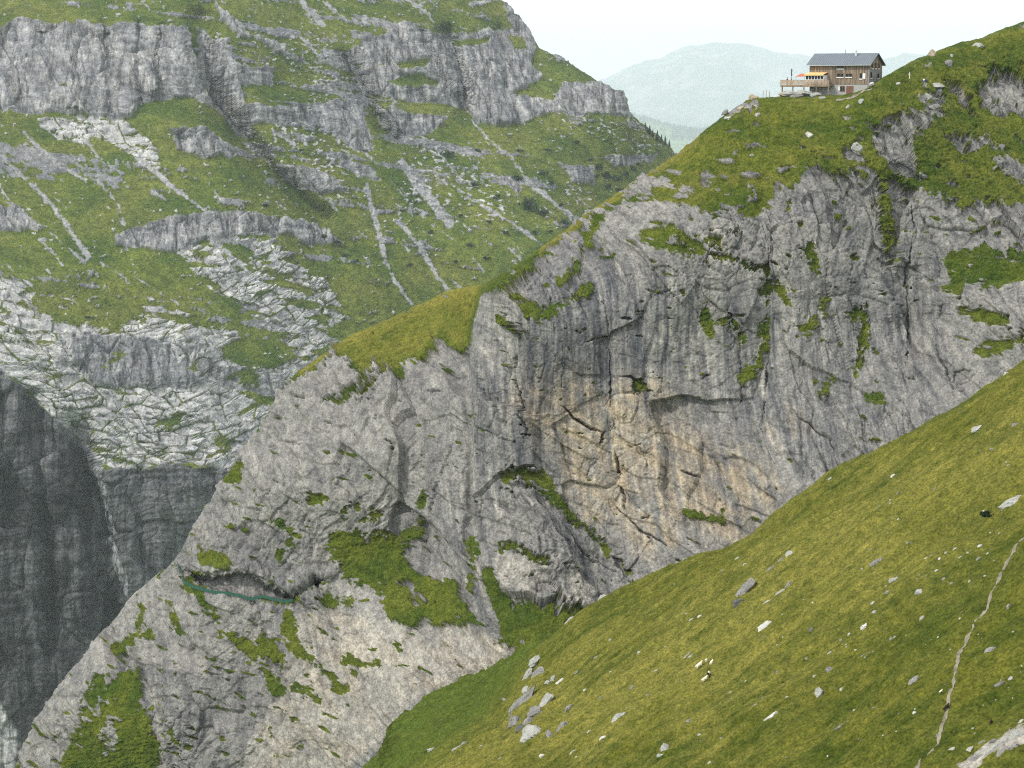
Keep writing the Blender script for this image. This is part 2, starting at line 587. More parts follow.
GRASS_MAIN_STROKES = [
    ([(880, 185), (890, 235), (897, 268)], 4, 2), ([(511, 294), (528, 310), (545, 314), (566, 305), (589, 288)], 3.4, 2), ([(501, 320), (514, 332)], 2.4), ([(764, 268), (766, 294)], 2.4),
    ([(766, 300), (764, 345), (758, 366), (745, 378)], 2.5, 3), ([(777, 288), (790, 305)], 2.2), ([(862, 332), (855, 376)], 2.6, 1.5), ([(978, 352), (1000, 348), (1030, 340)], 2), ([(965, 315), (1008, 321)], 1.5),
    ([(606, 212), (590, 240), (575, 268), (560, 283)], 2.0, 1.0), ([(722, 322), (738, 330), (742, 342)], 3, 1.5), ([(706, 312), (712, 335)], 2),
    ([(288, 388), (262, 425), (245, 452), (226, 482)], 3.4, 2.2), ([(400, 372), (382, 390), (366, 402)], 3, 2), ([(372, 385), (352, 402), (330, 408)], 2.0), ([(425, 500), (418, 530), (405, 540)], 2, 3), ([(473, 545), (472, 565), (469, 590)], 2.2),
    ([(490, 575), (496, 600), (505, 635)], 3.2), ([(503, 553), (515, 549), (545, 568), (562, 572)], 1.8), ([(190, 582), (207, 607), (226, 631), (250, 650), (283, 659)], 3.5, 3), ([(251, 652), (265, 670), (282, 690)], 3, 2.4),
    ([(290, 613), (293, 643)], 3.5), ([(297, 647), (330, 675), (348, 692)], 2.2), ([(268, 601), (290, 601), (312, 592)], 1.8), ([(306, 606), (330, 602), (350, 604)], 2.4), ([(168, 598), (180, 632)], 2.3, 1.4), ([(145, 610), (140, 625)], 2.6),
    ([(162, 706), (174, 732), (190, 755)], 2.6, 1.6), ([(272, 516), (286, 527), (300, 536), (282, 557)], 1.2), ([(313, 503), (330, 500)], 2), ([(224, 486), (246, 468)], 2.4), ([(345, 512), (358, 508)], 1.6), ([(365, 520), (380, 512)], 1.2),
    ([(215, 610), (222, 640)], 1.4), ([(260, 640), (272, 650)], 2.5), ([(555, 505), (575, 518), (600, 545), (632, 574)], 1.4), ([(820, 395), (830, 380)], 1.4), ([(868, 396), (878, 404)], 1.5), ([(700, 250), (735, 262), (760, 275)], 1.8),
    ([(808, 252), (816, 268)], 3), ([(120, 650), (135, 640), (150, 632)], 2.2), ([(205, 560), (222, 562)], 2.5), ([(690, 512), (720, 520), (724, 508)], 1.6), ([(640, 385), (655, 392)], 0.8),
    ([(350, 660), (362, 668), (378, 664)], 2.4), ([(300, 690), (318, 700)], 2.0), ([(385, 640), (400, 650)], 1.2)]
ROCK_HOLES = [
    [(869, 126), (886, 116), (934, 113), (927, 130), (913, 143), (917, 171), (910, 180), (893, 167), (879, 157), (872, 140)],
    [(845, 147), (862, 140), (864, 161), (848, 157)], [(975, 79), (995, 68), (1019, 68), (1034, 90), (1060, 100), (1040, 118), (1016, 113), (992, 116), (982, 99)], [(947, 79), (964, 75), (971, 89), (975, 113), (958, 99)],
    [(920, 96), (944, 85), (944, 113), (927, 116)], [(992, 160), (1024, 167), (1070, 178), (1024, 182), (1002, 172)], [(947, 137), (964, 133), (985, 141), (1000, 150), (985, 152), (958, 150)],
    [(800, 180), (818, 160), (838, 176), (850, 215), (800, 215)], [(866, 180), (872, 168), (884, 182), (884, 215), (870, 215)],
    [(630, 180), (655, 176), (668, 184), (650, 196), (628, 196)], [(676, 190), (690, 186), (694, 196), (680, 200)], [(730, 108), (742, 100), (758, 99), (762, 106), (748, 112), (732, 113)],
    [(700, 178), (708, 172), (712, 184), (704, 188)], [(744, 190), (750, 184), (756, 206), (746, 208)],
    # pale crag inside the lower green patch, cliff knobs
    [(412, 560), (425, 548), (450, 548), (458, 565), (450, 580), (425, 575)], [(424, 535), (440, 520), (470, 530), (470, 545), (455, 540), (430, 545)],
    [(350, 585), (372, 588), (392, 602), (380, 606), (360, 596)], [(404, 582), (412, 582), (430, 600), (420, 600)], [(100, 690), (107, 686), (104, 712), (97, 716)], [(110, 730), (118, 722), (122, 740), (112, 748)],
    [(508, 486), (522, 484), (536, 492), (548, 508), (530, 508), (512, 500)]]
PALE_MAIN = [
    [(300, 608), (345, 612), (389, 619), (410, 627), (445, 618), (470, 623), (487, 634), (521, 651), (490, 670), (445, 690), (417, 706), (392, 740), (361, 762), (330, 790), (230, 790), (262, 722), (290, 668), (287, 628)],
    [(498, 560), (512, 552), (532, 562), (548, 574), (545, 596), (530, 603), (512, 594), (500, 592)], [(550, 590), (575, 562), (590, 590), (588, 612), (560, 616)], [(148, 680), (154, 690), (166, 740), (170, 780), (158, 780), (152, 730)]]
WARM_MAIN = [[(556, 372), (575, 366), (600, 392), (640, 374), (668, 384), (694, 420), (730, 450), (770, 470), (790, 492), (760, 515), (735, 545), (700, 535), (650, 560), (620, 520), (590, 520), (560, 480), (540, 440), (510, 400), (520, 380)],
             [(916, 345), (922, 342), (926, 360), (918, 368)], [(790, 405), (802, 410), (812, 432), (800, 436), (788, 424)], [(772, 425), (780, 430), (782, 450), (774, 446)]]
STAIN_MAIN = [[(475, 300), (600, 270), (700, 280), (760, 300), (800, 330), (880, 300), (930, 260), (960, 330), (930, 440), (800, 470), (740, 420), (690, 370), (640, 360), (600, 380), (560, 360), (530, 470), (500, 520), (470, 500), (470, 400)],
              [(560, 520), (620, 560), (640, 590), (600, 620), (560, 600)], [(440, 500), (480, 520), (480, 640), (460, 600)]]
CRACKS = [
    ([(511, 325), (513, 345), (508, 372), (516, 398), (530, 430), (526, 452)], 1.3, 2.0), ([(604, 330), (610, 355), (611, 395), (617, 440)], 0.8, 1.2), ([(596, 446), (604, 430)], 1.1, 2.0), ([(614, 444), (622, 475), (624, 490), (630, 520)], 1.8, 3.5),
    ([(620, 376), (632, 378), (645, 391)], 1.2, 2.5), ([(559, 402), (575, 418), (590, 430), (602, 434)], 1.3, 2.5), ([(602, 432), (598, 446)], 1.4, 3), ([(610, 438), (640, 450), (650, 462), (648, 476)], 1.2, 2.5), ([(460, 424), (446, 470), (436, 503), (428, 540)], 0.9, 1.0),
    ([(422, 390), (434, 393), (447, 394)], 1.4, 2.5), ([(766, 340), (766, 380), (763, 430)], 1.0, 1.3), ([(738, 322), (741, 380), (741, 428)], 0.7, 0.9), ([(908, 180), (914, 230), (905, 270), (909, 352), (910, 430)], 1.2, 1.3), ([(540, 268), (528, 285), (520, 295)], 0.9, 1.4),
    ([(549, 295), (551, 310)], 0.9, 1.4), ([(937, 250), (946, 300), (938, 350), (955, 395), (968, 388)], 1.0, 1.8), ([(955, 386), (966, 382), (978, 374)], 1.1, 2.4), ([(680, 470), (690, 474), (700, 478)], 1.0, 2.0), ([(648, 462), (652, 476), (646, 478)], 1.0, 2.0),
    ([(700, 380), (706, 376), (712, 376)], 1.0, 2.0), ([(470, 345), (476, 400), (480, 470), (474, 545)], 1.2, 1.6), ([(486, 480), (480, 540), (476, 600)], 1.1, 1.6), ([(622, 318), (634, 320)], 1.3, 1.8), ([(712, 520), (718, 500), (726, 520)], 1.6, 2.4),
    ([(245, 540), (260, 510), (280, 480)], 0.8, 1.0), ([(300, 540), (290, 560), (276, 575)], 0.8, 1.2), ([(330, 500), (350, 470), (362, 440)], 0.8, 1.0), ([(195, 525), (205, 533), (213, 530)], 1.2, 1.6), ([(840, 470), (830, 440), (800, 420), (786, 400)], 0.8, 1.2),
    ([(620, 590), (640, 560), (660, 540)], 1.0, 1.6), ([(610, 500), (640, 530), (690, 560)], 1.0, 1.6), ([(560, 520), (590, 560), (620, 575)], 1.0, 1.6), ([(850, 240), (846, 290), (852, 340)], 0.8, 1.0), ([(650, 300), (670, 290), (680, 275)], 0.9, 1.2)]
NICHES = [([(722, 310), (730, 294), (736, 284), (740, 300), (739, 318), (729, 324)], 2.6), ([(604, 332), (609, 334), (612, 352), (606, 350)], 2.0), ([(612, 470), (620, 470), (626, 490), (618, 488)], 2.5), ([(954, 372), (966, 368), (974, 372), (968, 382), (953, 384)], 1.0),
          ([(638, 452), (648, 452), (652, 464), (644, 462)], 1.4), ([(611, 556), (622, 560), (634, 572), (622, 576)], 2.0)]
RECESS = [(186, 571), (200, 575), (215, 578), (236, 573), (252, 578), (268, 588), (285, 593), (298, 591), (308, 584), (318, 579), (327, 579), (322, 588), (306, 596), (288, 602), (262, 600), (225, 593), (200, 587)]

Xb, Yb, Zb = main.place()
a0 = Xb * 0.95 + Yb * 0.3
b0 = Zb.copy()
wx = fbm(a0 / 22, b0 / 22, 3, 11)
wy = fbm(a0 / 22, b0 / 22, 3, 29)
a = a0 + 4 * wx
b = b0 + 4 * wy
n1 = fbm(a0 / 9, b0 / 7, 4, 41)
n2 = fbm(a0 / 2.2, b0 / 1.8, 4, 53)
n3 = fbm(a0 / 0.75, b0 / 0.6, 3, 57)
gsd = np.maximum(polys_sd(U, V, GRASS_MAIN), strokes_sd(U, V, GRASS_MAIN_STROKES) + 1.6)
hole = polys_sd(U, V, ROCK_HOLES)
gsd = np.minimum(gsd, -hole)
big_patch = np.clip(gsd / 14, 0, 1)
edge = fbm(a0 / 5, b0 / 11, 4, 43)
gsd = np.where((U > 262) & (U < 640), np.maximum(gsd, np.minimum(6.0 - 0.75 * main.T + 9 * sstep(290, 330, U) * sstep(475, 455, U), 12)), gsd)
drip = fbm(a0 / 1.6, b0 / 9, 3, 45)
G = gsd + 6.0 * n1 + 6.0 * n2 + 8.0 * edge + 6.0 * n3 + 5.0 * drip
pe = np.exp(-(stroke_sd(U, V, [(487, 282), (477, 312), (471, 348)], 0, M=60) / 9.0) ** 2)
G = G * (1 - pe) + (gsd * 1.5 + 1.5 * n3) * pe
poke = fbm(a0 / 2.6, b0 / 1.6, 4, 47)
G = np.where(V > 215, G - 40 * np.clip(poke - 0.22, 0, 1) * sstep(0, 3, gsd), G)
# tufts on ledges of the bare rock, more of them close to the turf above
zone = sstep(420, 170, V - 0.05 * U) * 0.5 + 0.45 * sstep(480, 330, U) + 0.25 * sstep(560, 680, V)
spots = fbm(a / 3.2, b / 1.7, 4, 61)
G = np.maximum(G, (spots - 0.47 + 0.18 * zone) * 30)
# small outcrops inside the turf
outc = fbm(a0 / 4.5, b0 / 2.4, 4, 63)
near_rock = sstep(120, 190, V - 0.02 * (U - 800)) * sstep(300, 230, V) * (U > 560)
G = np.where((U > 560) & (V < 300), np.minimum(G, 40 - 260 * np.clip(outc - 0.30 + 0.20 * near_rock, 0, 1)), G)
grass = np.clip(0.5 + G / 4.0, 0, 1)
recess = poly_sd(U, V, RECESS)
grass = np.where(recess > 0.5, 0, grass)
# walls and ledges
ang = 80 - 36 * sstep(0.3, 0.8, grass)
ang = np.where((U < 300) & (V > 600), ang - 4, ang)
main.Y += 7.0 * np.exp(-main.T / 5.0) * (1 - 0.75 * sstep(835, 862, U) * sstep(925, 900, U))
main.benches(ang, 22, 0.9, 2.0)
for poly, dep in NICHES:
    main.Y += dep * sstep(-1.2, 1.6, poly_sd(U, V, poly) + 0.6 * n2)
main.Y += 5.0 * sstep(-0.5, 4.0, recess + 1.2 * n2)
lip = stroke_sd(U, V, [(170, 560), (200, 570), (240, 566), (270, 582), (288, 588), (312, 574), (330, 572)], 7)
main.Y -= 1.7 * sstep(-2, 7, lip) * (recess < 1)
# the free standing pillar edge beside the saddle
pil = poly_sd(U, V, [(487, 287), (476, 310), (470, 345), (474, 420), (476, 500), (482, 560), (478, 620), (500, 720), (1300, 720), (1300, -200), (700, 60), (520, 240)])
main.Y -= 5.0 * sstep(-2.5, 5, pil + 1.0 * n2)
# buttresses, seen as bulges between gullies
for line, w, dep in (([(908, 180), (912, 260), (907, 330), (911, 440)], 22, 6.0), ([(766, 215), (768, 300), (765, 440)], 14, 3.0), ([(735, 220), (738, 330), (741, 430)], 12, 2.0), ([(600, 560), (616, 500), (612, 430)], 16, 2.5),
                     ([(612, 330), (606, 400)], 12, 2.0), ([(855, 185), (860, 260), (852, 400)], 14, 2.2), ([(690, 220), (700, 330)], 14, 2.0), ([(280, 560), (250, 650), (200, 760)], 22, 4.0), ([(170, 590), (160, 680), (165, 760)], 16, 3.0), ([(440, 350), (430, 430), (400, 520)], 22, 3.0), ([(330, 400), (320, 470), (270, 560)], 18, 2.5)):
    sdv = stroke_sd(U, V, line, 0, M=60)
    main.Y += 0.5 * dep * np.exp(-((sdv + 6 * n1) / w) ** 2)
main.place()
NRM = main.normals(2.5)
Xb, Yb, Zb = main.P[..., 0], main.P[..., 1], main.P[..., 2]
# rock relief
left = sstep(470, 380, U + 0.25 * (V - 500))
rk = 1.2 * fbm(a0 / 26, b0 / 34, 3, 3)
rk = rk + (1 - left) * 0.16 * fbm(a0 / 4.0, b0 / 42, 4, 5, ridged=True)
dip = a * math.cos(R(-38)) + b * math.sin(R(-38))      # bedding falling to the right
dip2 = a * math.cos(R(58)) + b * math.sin(R(58))       # slabs leaning the other way on the left buttress
crs = -a * math.sin(R(58)) + b * math.cos(R(58))
rk = rk + left * 0.55 * fbm(dip2 / 16, crs / 2.6, 4, 8, ridged=True)
strat = -a * math.sin(R(-36)) + b * math.cos(R(-36))
low = sstep(330, 420, V - 0.05 * U) * (1 - left)
rk = rk + low * 0.55 * fbm(dip / 16, strat / 2.2, 4, 9, ridged=True)
f1, e1 = facets(a / 10, b / 15, 101, 1.4, 0.9)
f2, e2 = facets(a / 3.6, b / 5.2, 102, 1.2, 0.8)
f3, e3 = facets((a + 0.3 * n2) / 1.3, (b + 0.3 * n2) / 1.9, 103, 1.0, 0.8)
f0, e0, c0 = facets(a0 / 22 + 0.25 * wx, b0 / 36 + 0.25 * wy, 100, 1.5, 0.9, True)
f4, e4 = facets((a + 0.15 * n3) / 0.6, (b + 0.15 * n3) / 0.8, 104, 1.0, 0.8)
rk = rk + 2.0 * f0 + 0.8 * f1 + 0.50 * f2 + 0.30 * f3 + 0.13 * f4
rk = rk - 0.9 * np.exp(-(e1 / 0.05) ** 2) * sstep(-0.1, 0.3, n1) - 0.4 * np.exp(-(e2 / 0.06) ** 2) * sstep(-0.1, 0.4, -n1) - 0.16 * np.exp(-(e3 / 0.1) ** 2)
rk = rk + 0.24 * fbm(a / 1.5, b / 1.5, 4, 71, 0.65)
# clefts
cz = 0.0
for line, w, dep in CRACKS:
    cz = np.maximum(cz, dep * crack_field(U + 3.0 * n2 + 1.8 * n3, V + 3.0 * edge + 1.8 * n3, line, 0.8 * w))
cz = cz * sstep(-0.35, 0.15, fbm(a0 / 5, b0 / 6, 3, 153))
# thin joints of the rock: upright, and two slanting sets
jm = fbm(a0 / 14, b0 / 14, 3, 151)
g1 = noise2((a + 0.5 * n2) / 3.4, (b + 2 * n2) / 19, 161)
g2 = noise2(dip / 15, (strat + 0.4 * n2) / 3.2, 162)
g3 = noise2(dip2 / 14, (crs + 0.4 * n2) / 2.8, 163)
def lines(q, w):
    return np.exp(-(q / w) ** 2)
jn = np.maximum.reduce([(1 - 0.5 * left) * lines(g1, 0.035) * sstep(0.0, 0.35, jm), (0.3 + 0.7 * low) * lines(g2, 0.035) * sstep(0.12, 0.4, n1), (0.2 + 0.8 * left) * lines(g3, 0.035) * sstep(0.12, 0.4, -n1)])
slab = sstep(-20, 25, poly_sd(U, V, [(475, 300), (560, 290), (640, 275), (720, 300), (800, 250), (880, 215), (1000, 230), (1100, 260), (1100, 460), (600, 640), (540, 480), (480, 520), (440, 640), (330, 640), (330, 430), (470, 380)]) + 16 * n1)
rk = rk - (2.0 * f0 + 0.8 * f1) 
rk = rk * (1 - 0.62 * slab) + 2.0 * f0 + 0.8 * f1
rk = rk - 0.5 * jn + 0.5 * sstep(-0.06, 0.06, g2) * low * (1 - left) + 0.45 * sstep(-0.06, 0.06, g3) * left
rk = rk - 1.1 * cz
scar = polys_sd(U, V, PALE_MAIN[:1])
sc = sstep(-4, 10, scar)
rib = fbm((a0 * 0.8 + b0 * 0.6) / 1.6, (b0 * 0.8 - a0 * 0.6) / 9, 4, 83, ridged=True)
rk = rk * (1 - 0.45 * sc) + sc * 0.55 * rib
gr = 0.6 * fbm(a0 / 3.4, Yb / 3 + b0 / 2.2, 4, 91) + 0.55 * fbm(a0 / 1.0, Yb / 1.2 + b0 / 0.9, 3, 93, 0.7)
gm = sstep(0.35, 0.65, grass)
h = rk * (1 - gm) + (0.30 * rk * (1 - 0.75 * big_patch) + gr + 0.55 * (1 - big_patch)) * gm
h = h * (1 - 0.85 * np.exp(-((pil + 1.0) / 5.0) ** 2) * (U < 530))
h = h * np.where(main.T < 3, 0.5, 1.0)
# level terrace in front of the hut
hutz = sstep(26, 6, np.hypot((U - 825) / 1.9, (V - 100) * 1.8))
h = h * (1 - 0.85 * hutz)
main.P = main.P + NRM * h[..., None]
# colour fields (stone and turf tones, with some shade and sunlight painted in)
warm = sstep(-14, 18, polys_sd(U, V, WARM_MAIN) + 14 * fbm(a / 4, b / 30, 4, 110) + 10 * fbm(a / 3, b / 3, 3, 111)) * (0.55 + 0.6 * fbm(dip / 14, strat / 2.5, 3, 112))
warm = np.clip(warm * sstep(-0.42, 0.22, fbm(a0 / 2.2, b0 / 26, 4, 113) + 0.5 * fbm(dip / 18, strat / 3, 3, 114) + 0.1), 0, 0.85)
pale = 0.85 * sstep(-5, 7, polys_sd(U, V, PALE_MAIN) + 7 * n2) * (0.75 + 0.5 * n1)
pale = np.maximum(pale, 0.55 * sstep(0.28, 0.5, fbm(a / 2.4, b / 24, 4, 120)) * (1 - left))
pale = np.maximum(pale, 0.5 * warm)
pale = np.maximum(pale, 0.2 * left * sstep(0.0, 0.5, n1))
warm = np.maximum(warm, 0.22 * sc * sstep(-0.2, 0.3, fbm(a / 6, b / 6, 3, 131)))
stain_shade = sstep(-25, 15, polys_sd(U, V, STAIN_MAIN) + 12 * n1) * (0.55 + 0.8 * np.clip(fbm(a / 7, b / 60, 3, 133), -0.6, 0.6)) + 0.3
stain_shade = np.maximum(stain_shade, 0.9 * sstep(-1, 4, recess))  # shade under the overhang painted into the recess
stain_shade = np.clip(stain_shade + 0.5 * np.clip(cz, 0, 1), 0, 1)  # clefts made darker
dry_sunlit = np.clip(0.25 + 1.1 * fbm(a0 / 10, b0 / 6, 4, 140) + 0.6 * fbm(a0 / 2, b0 / 1.5, 3, 141), 0, 1) * 0.55
dry_sunlit = dry_sunlit * (1 - 0.75 * sstep(205, 230, V))
saddle = poly_sd(U, V, GRASS_MAIN[6])
dry_sunlit = np.maximum(dry_sunlit, sstep(-2, 10, saddle) * (0.5 + 0.5 * n1 + 0.35 * sstep(14, 0, main.T)))  # saddle turf painted lighter towards its crest, as the sun catches it
dry_sunlit = np.maximum(dry_sunlit, 0.75 * sstep(14, 0, main.T) * (U < 700) * (U > 540))
mask = np.stack([grass, warm, stain_shade], -1)
wob = 0.5 * fbm(a0 / 4, b0 / 12, 3, 180)
s1 = fbm((a0 + wob) / 1.1, b0 / 26, 4, 181, 0.6)
s2 = fbm((a0 + wob) / 4.0, b0 / 60, 3, 182)
s3 = fbm(a0 / 3.0, b0 / 3.5, 4, 183, 0.6)
szone = np.clip(sstep(-30, 20, polys_sd(U, V, STAIN_MAIN) + 12 * n1) + 0.6 * sstep(-15, 15, polys_sd(U, V, WARM_MAIN)), 0, 1) * (1 - 0.5 * left)
strk = 0.5 + szone * (1.0 - 0.45 * sstep(740, 820, U)) * (1.15 * s1 + 0.75 * s2) + (1 - szone) * 0.35 * s1 + 0.40 * s3 * (1 - 0.4 * szone) - 0.3 * jn
strk = np.clip(strk + 0.16 * c0 - 0.02 * left - 0.3 * np.clip(cz, 0, 1), 0, 1)
tone = np.stack([np.clip(pale, 0, 1), np.clip(dry_sunlit, 0, 1), strk], -1)
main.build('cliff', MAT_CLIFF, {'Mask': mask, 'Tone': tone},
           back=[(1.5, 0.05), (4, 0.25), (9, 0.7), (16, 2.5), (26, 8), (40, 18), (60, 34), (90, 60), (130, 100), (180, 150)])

# ================================================================== NEAR MEADOW
CTRL_F = []
def plane_depth(u, v):
    x, _, z = unproject(u, v, 1.0)
    return -83.0 / (z - 0.741 * x + 0.061)
fore = Landform(325, 1290, 0.85, SIL_FORE, lambda u: np.full(u.shape, 930.0), 0.8, [(300, 800, 330), (700, 600, 300), (1000, 700, 200), (1000, 400, 300)])
U, V = fore.U, fore.V
fore.Y = plane_depth(U, V)
fan = poly_sd(U, V, [(575, 615), (569, 632), (556, 650), (540, 660), (524, 682), (506, 706), (496, 724), (470, 745), (440, 768), (380, 800), (250, 800), (300, 700), (450, 600)], 60)
fore.Y += 34 * sstep(-8, 46, fan) * sstep(790, 650, V)
fore.crest(5.0, 4.0)
x, y, z = fore.place()
fall = x                    # downhill is towards -x
roll = 2.4 * fbm(x / 26, y / 40, 3, 201) + 1.3 * fbm(x / 30, y / 8, 3, 203)
ter = 0.55 * fbm(x / 14, y / 2.3, 3, 205) + 0.25 * fbm(x / 4, y / 4, 3, 206)
tuft = 0.22 * fbm(x / 0.7, y / 0.8, 3, 207, 0.6) + 0.30 * fbm(x / 2.2, y / 2.0, 3, 209)
h = roll + ter + tuft
PATH = [(1130, 455), (1080, 490), (1034, 524), (1021, 541), (1016, 556), (1008, 568), (997, 584), (990, 598), (986, 610), (978, 622), (968, 640), (959, 656), (956, 672), (953, 690), (948, 703), (943, 714), (938, 726), (931, 742), (922, 755), (916, 772), (908, 800)]
pathk = sstep(-3.0, 1.0, stroke_sd(U, V, PATH, 1.6))
h = h * (1 - 0.8 * pathk) + 0.8 * pathk * (roll + ter - 0.06)
h = h + np.where(U < 560, 1.2 * fbm(x / 5, y / 5, 4, 233) + 0.6 * fbm(x / 1.5, y / 1.5, 3, 234), 0) * sstep(14, 0, fore.T)
crag = polys_sd(U, V, [[(510, 712), (520, 694), (536, 680), (545, 680), (550, 700), (540, 730), (524, 735), (512, 725)]])
h = h + 1.1 * sstep(-12, 10, crag)
fore.P = fore.P + np.array([0.35 * -1, -0.1, 0.93])[None, None] * h[..., None] * np.array([0.6, 0.3, 1.0])
streaks = fbm(x / 22, y / 3.2, 4, 211)
patch = fbm(x / 9, y / 14, 4, 213)
green = np.clip(0.35 + 0.75 * streaks + 0.8 * patch + 0.5 * fbm(x / 2.5, y / 2.2, 3, 215), 0, 1)
ridge = stroke_sd(U, V, [(380, 790), (560, 715), (640, 690), (760, 600), (1024, 470)], 25, 45, 60)
green = green - 0.30 * sstep(0.12, 0.36, fbm(x / 3.6, y / 3.2, 4, 216)) - 0.25 * sstep(0.1, 0.4, fbm(x / 12, y / 5, 4, 217))
dry_sunlit = np.clip(0.15 + 0.75 * green + 0.5 * sstep(-40, 40, ridge + 18 * streaks), 0, 1)  # paler along the ridge band
fang = sstep(-6, 24, fan + 10 * patch)
dry_sunlit *= 1 - 0.8 * fang
for poly in ([(770, 770), (800, 700), (860, 640), (940, 560), (1024, 520), (1100, 560), (1100, 800)], [(880, 520), (960, 500), (1024, 470), (1024, 540), (930, 560)]):
    dry_sunlit *= 1 - 0.5 * sstep(-30, 40, poly_sd(U, V, poly, 60) + 25 * patch)
bare = fbm(x / 1.6, y / 0.9, 4, 221)
gv = 1.0 - 2.0 * np.clip(bare - 0.56, 0, 1)
scree = stroke_sd(U, V, [(965, 775), (985, 758), (1030, 736), (1080, 715)], 5, 7)
gv = np.minimum(gv, 1.0 - 0.95 * sstep(-5, 4, scree + 6 * bare))
gv = np.minimum(gv, 1.0 - 0.25 * sstep(3, 9, crag + 14 * bare))
gv = np.minimum(gv, 1.0 - 0.6 * sstep(14, 26, poly_sd(U, V, [(930, 560), (975, 540), (985, 552), (945, 575)]) + 60 * (bare - 0.2)))
warmf = np.where(fore.T < 6, 0.3, 0.1) * np.ones_like(gv)
mask = np.stack([np.clip(gv, 0, 1), warmf, 0.3 + 0 * gv], -1)
tone = np.stack([0.55 + 0 * gv, np.clip(dry_sunlit * 0.85, 0, 1), 0.5 + 0.4 * bare], -1)
mask[..., 1] = np.where(gv > 0.6, fang, mask[..., 1])
fore.build('meadow_hillside', MAT_MEADOW, {'Mask': mask, 'Tone': tone}, back=[(1.0, 0.3), (3, 1.6), (7, 6), (14, 14), (26, 30), (45, 55)])

# ================================================================== FAR VALLEY SIDE
SIL_FAR = [(-120, -260), (0, -230), (250, -150), (420, -60), (470, -24), (500, 0), (510, 6), (520, 18), (531, 32), (537, 47), (560, 57), (578, 69), (600, 84), (616, 90), (624, 96), (629, 113), (640, 122), (652, 131), (662, 139), (672, 150), (700, 180), (720, 200)]
CTRL_FAR = [(628, 112, 2200), (535, 40, 2300), (500, 0, 2350), (0, 0, 2080), (0, -230, 2500), (-120, -240, 2500), (300, -120, 2480), (0, 300, 1640), (0, 368, 1590), (106, 462, 1590), (230, 462, 1610), (-100, 350, 1600), (0, 720, 1555), (110, 600, 1570), (200, 570, 1600), (-100, 720, 1540),
            (300, 350, 1740), (400, 300, 1840), (560, 240, 1960), (668, 145, 2260), (700, 190, 2240), (350, 100, 2060), (200, 250, 1770), (100, 150, 1890), (450, 170, 2030), (600, 180, 2110), (300, 480, 1660), (500, 330, 1860), (650, 260, 2050), (200, 30, 2010), (430, 30, 2200), (100, 850, 1540), (0, 850, 1520), (250, 420, 1655)]
far = Landform(-110, 712, 0.85, SIL_FAR,
               lambda u: np.interp(u, [-110, 60, 130, 190, 250, 330, 480, 600, 720], [830, 830, 700, 640, 560, 470, 360, 290, 240]), 0.85, CTRL_FAR)
U, V = far.U, far.V
CLIFF_FAR = [
    [(-120, 25), (0, 31), (20, 15), (44, 22), (103, 25), (130, 23), (185, 29), (193, 46), (197, 68), (205, 89), (219, 111), (205, 106), (191, 99), (157, 99), (140, 106), (133, 118), (113, 121), (79, 114), (27, 114), (0, 108), (-120, 104)],
    [(195, 27), (208, 31), (219, 51), (239, 65), (273, 68), (273, 85), (239, 85), (246, 103), (294, 106), (342, 103), (350, 113), (350, 130), (297, 120), (253, 126), (253, 140), (236, 133), (219, 113), (205, 89), (197, 62)],
    [(273, 161), (308, 167), (342, 185), (350, 191), (328, 195), (301, 191), (284, 181)], [(171, 130), (205, 126), (232, 147), (236, 157), (205, 159), (178, 150)],
    [(-120, 200), (0, 205), (20, 208), (41, 229), (20, 232), (-120, 232)], [(113, 236), (164, 219), (205, 212), (253, 212), (304, 222), (314, 232), (273, 236), (239, 236), (205, 239), (191, 249), (154, 253), (116, 246)],
    [(340, 51), (360, 44), (384, 34), (405, 20), (429, 34), (442, 34), (477, 31), (511, 27), (531, 34), (536, 48), (531, 65), (542, 75), (538, 82), (521, 89), (511, 96), (531, 99), (559, 102), (559, 113), (531, 120), (511, 126), (477, 123), (470, 109), (449, 106), (408, 102), (378, 96), (360, 79), (340, 68), (318, 62), (322, 50)],
    [(328, 100), (340, 102), (360, 106), (371, 130), (374, 150), (354, 152), (340, 139), (325, 130)], [(378, 106), (408, 113), (449, 116), (442, 126), (419, 137), (395, 137), (378, 126)],
    [(511, 106), (552, 102), (565, 80), (600, 84), (624, 92), (631, 113), (613, 117), (589, 113), (576, 117), (559, 113)], [(500, -8), (520, 10), (537, 38), (535, 50), (524, 42), (509, 20)],
    [(606, 157), (658, 152), (654, 161), (613, 167)], [(559, 164), (593, 167), (595, 185), (572, 181)], [(504, 181), (524, 188), (518, 196)], [(250, 36), (268, 40), (300, 56), (312, 66), (282, 56)], [(215, 5), (232, 16), (252, 40), (240, 40), (222, 22)],
    [(278, 222), (320, 226), (345, 246), (300, 244)], [(70, 332), (140, 337), (200, 347), (216, 366), (205, 386), (150, 388), (95, 385), (70, 366)], [(215, 368), (240, 366), (280, 374), (289, 386), (276, 397), (245, 391), (220, 386)], [(340, 155), (372, 165), (382, 180), (360, 178), (340, 168)]]
GORGE = [(-130, 373), (0, 373), (20, 383), (51, 417), (85, 445), (107, 469), (140, 470), (171, 463), (232, 470), (300, 470), (300, 900), (-130, 900)]
DARKG = [(-130, 380), (0, 378), (18, 388), (48, 420), (82, 450), (100, 472), (118, 520), (130, 600), (130, 900), (-130, 900)]
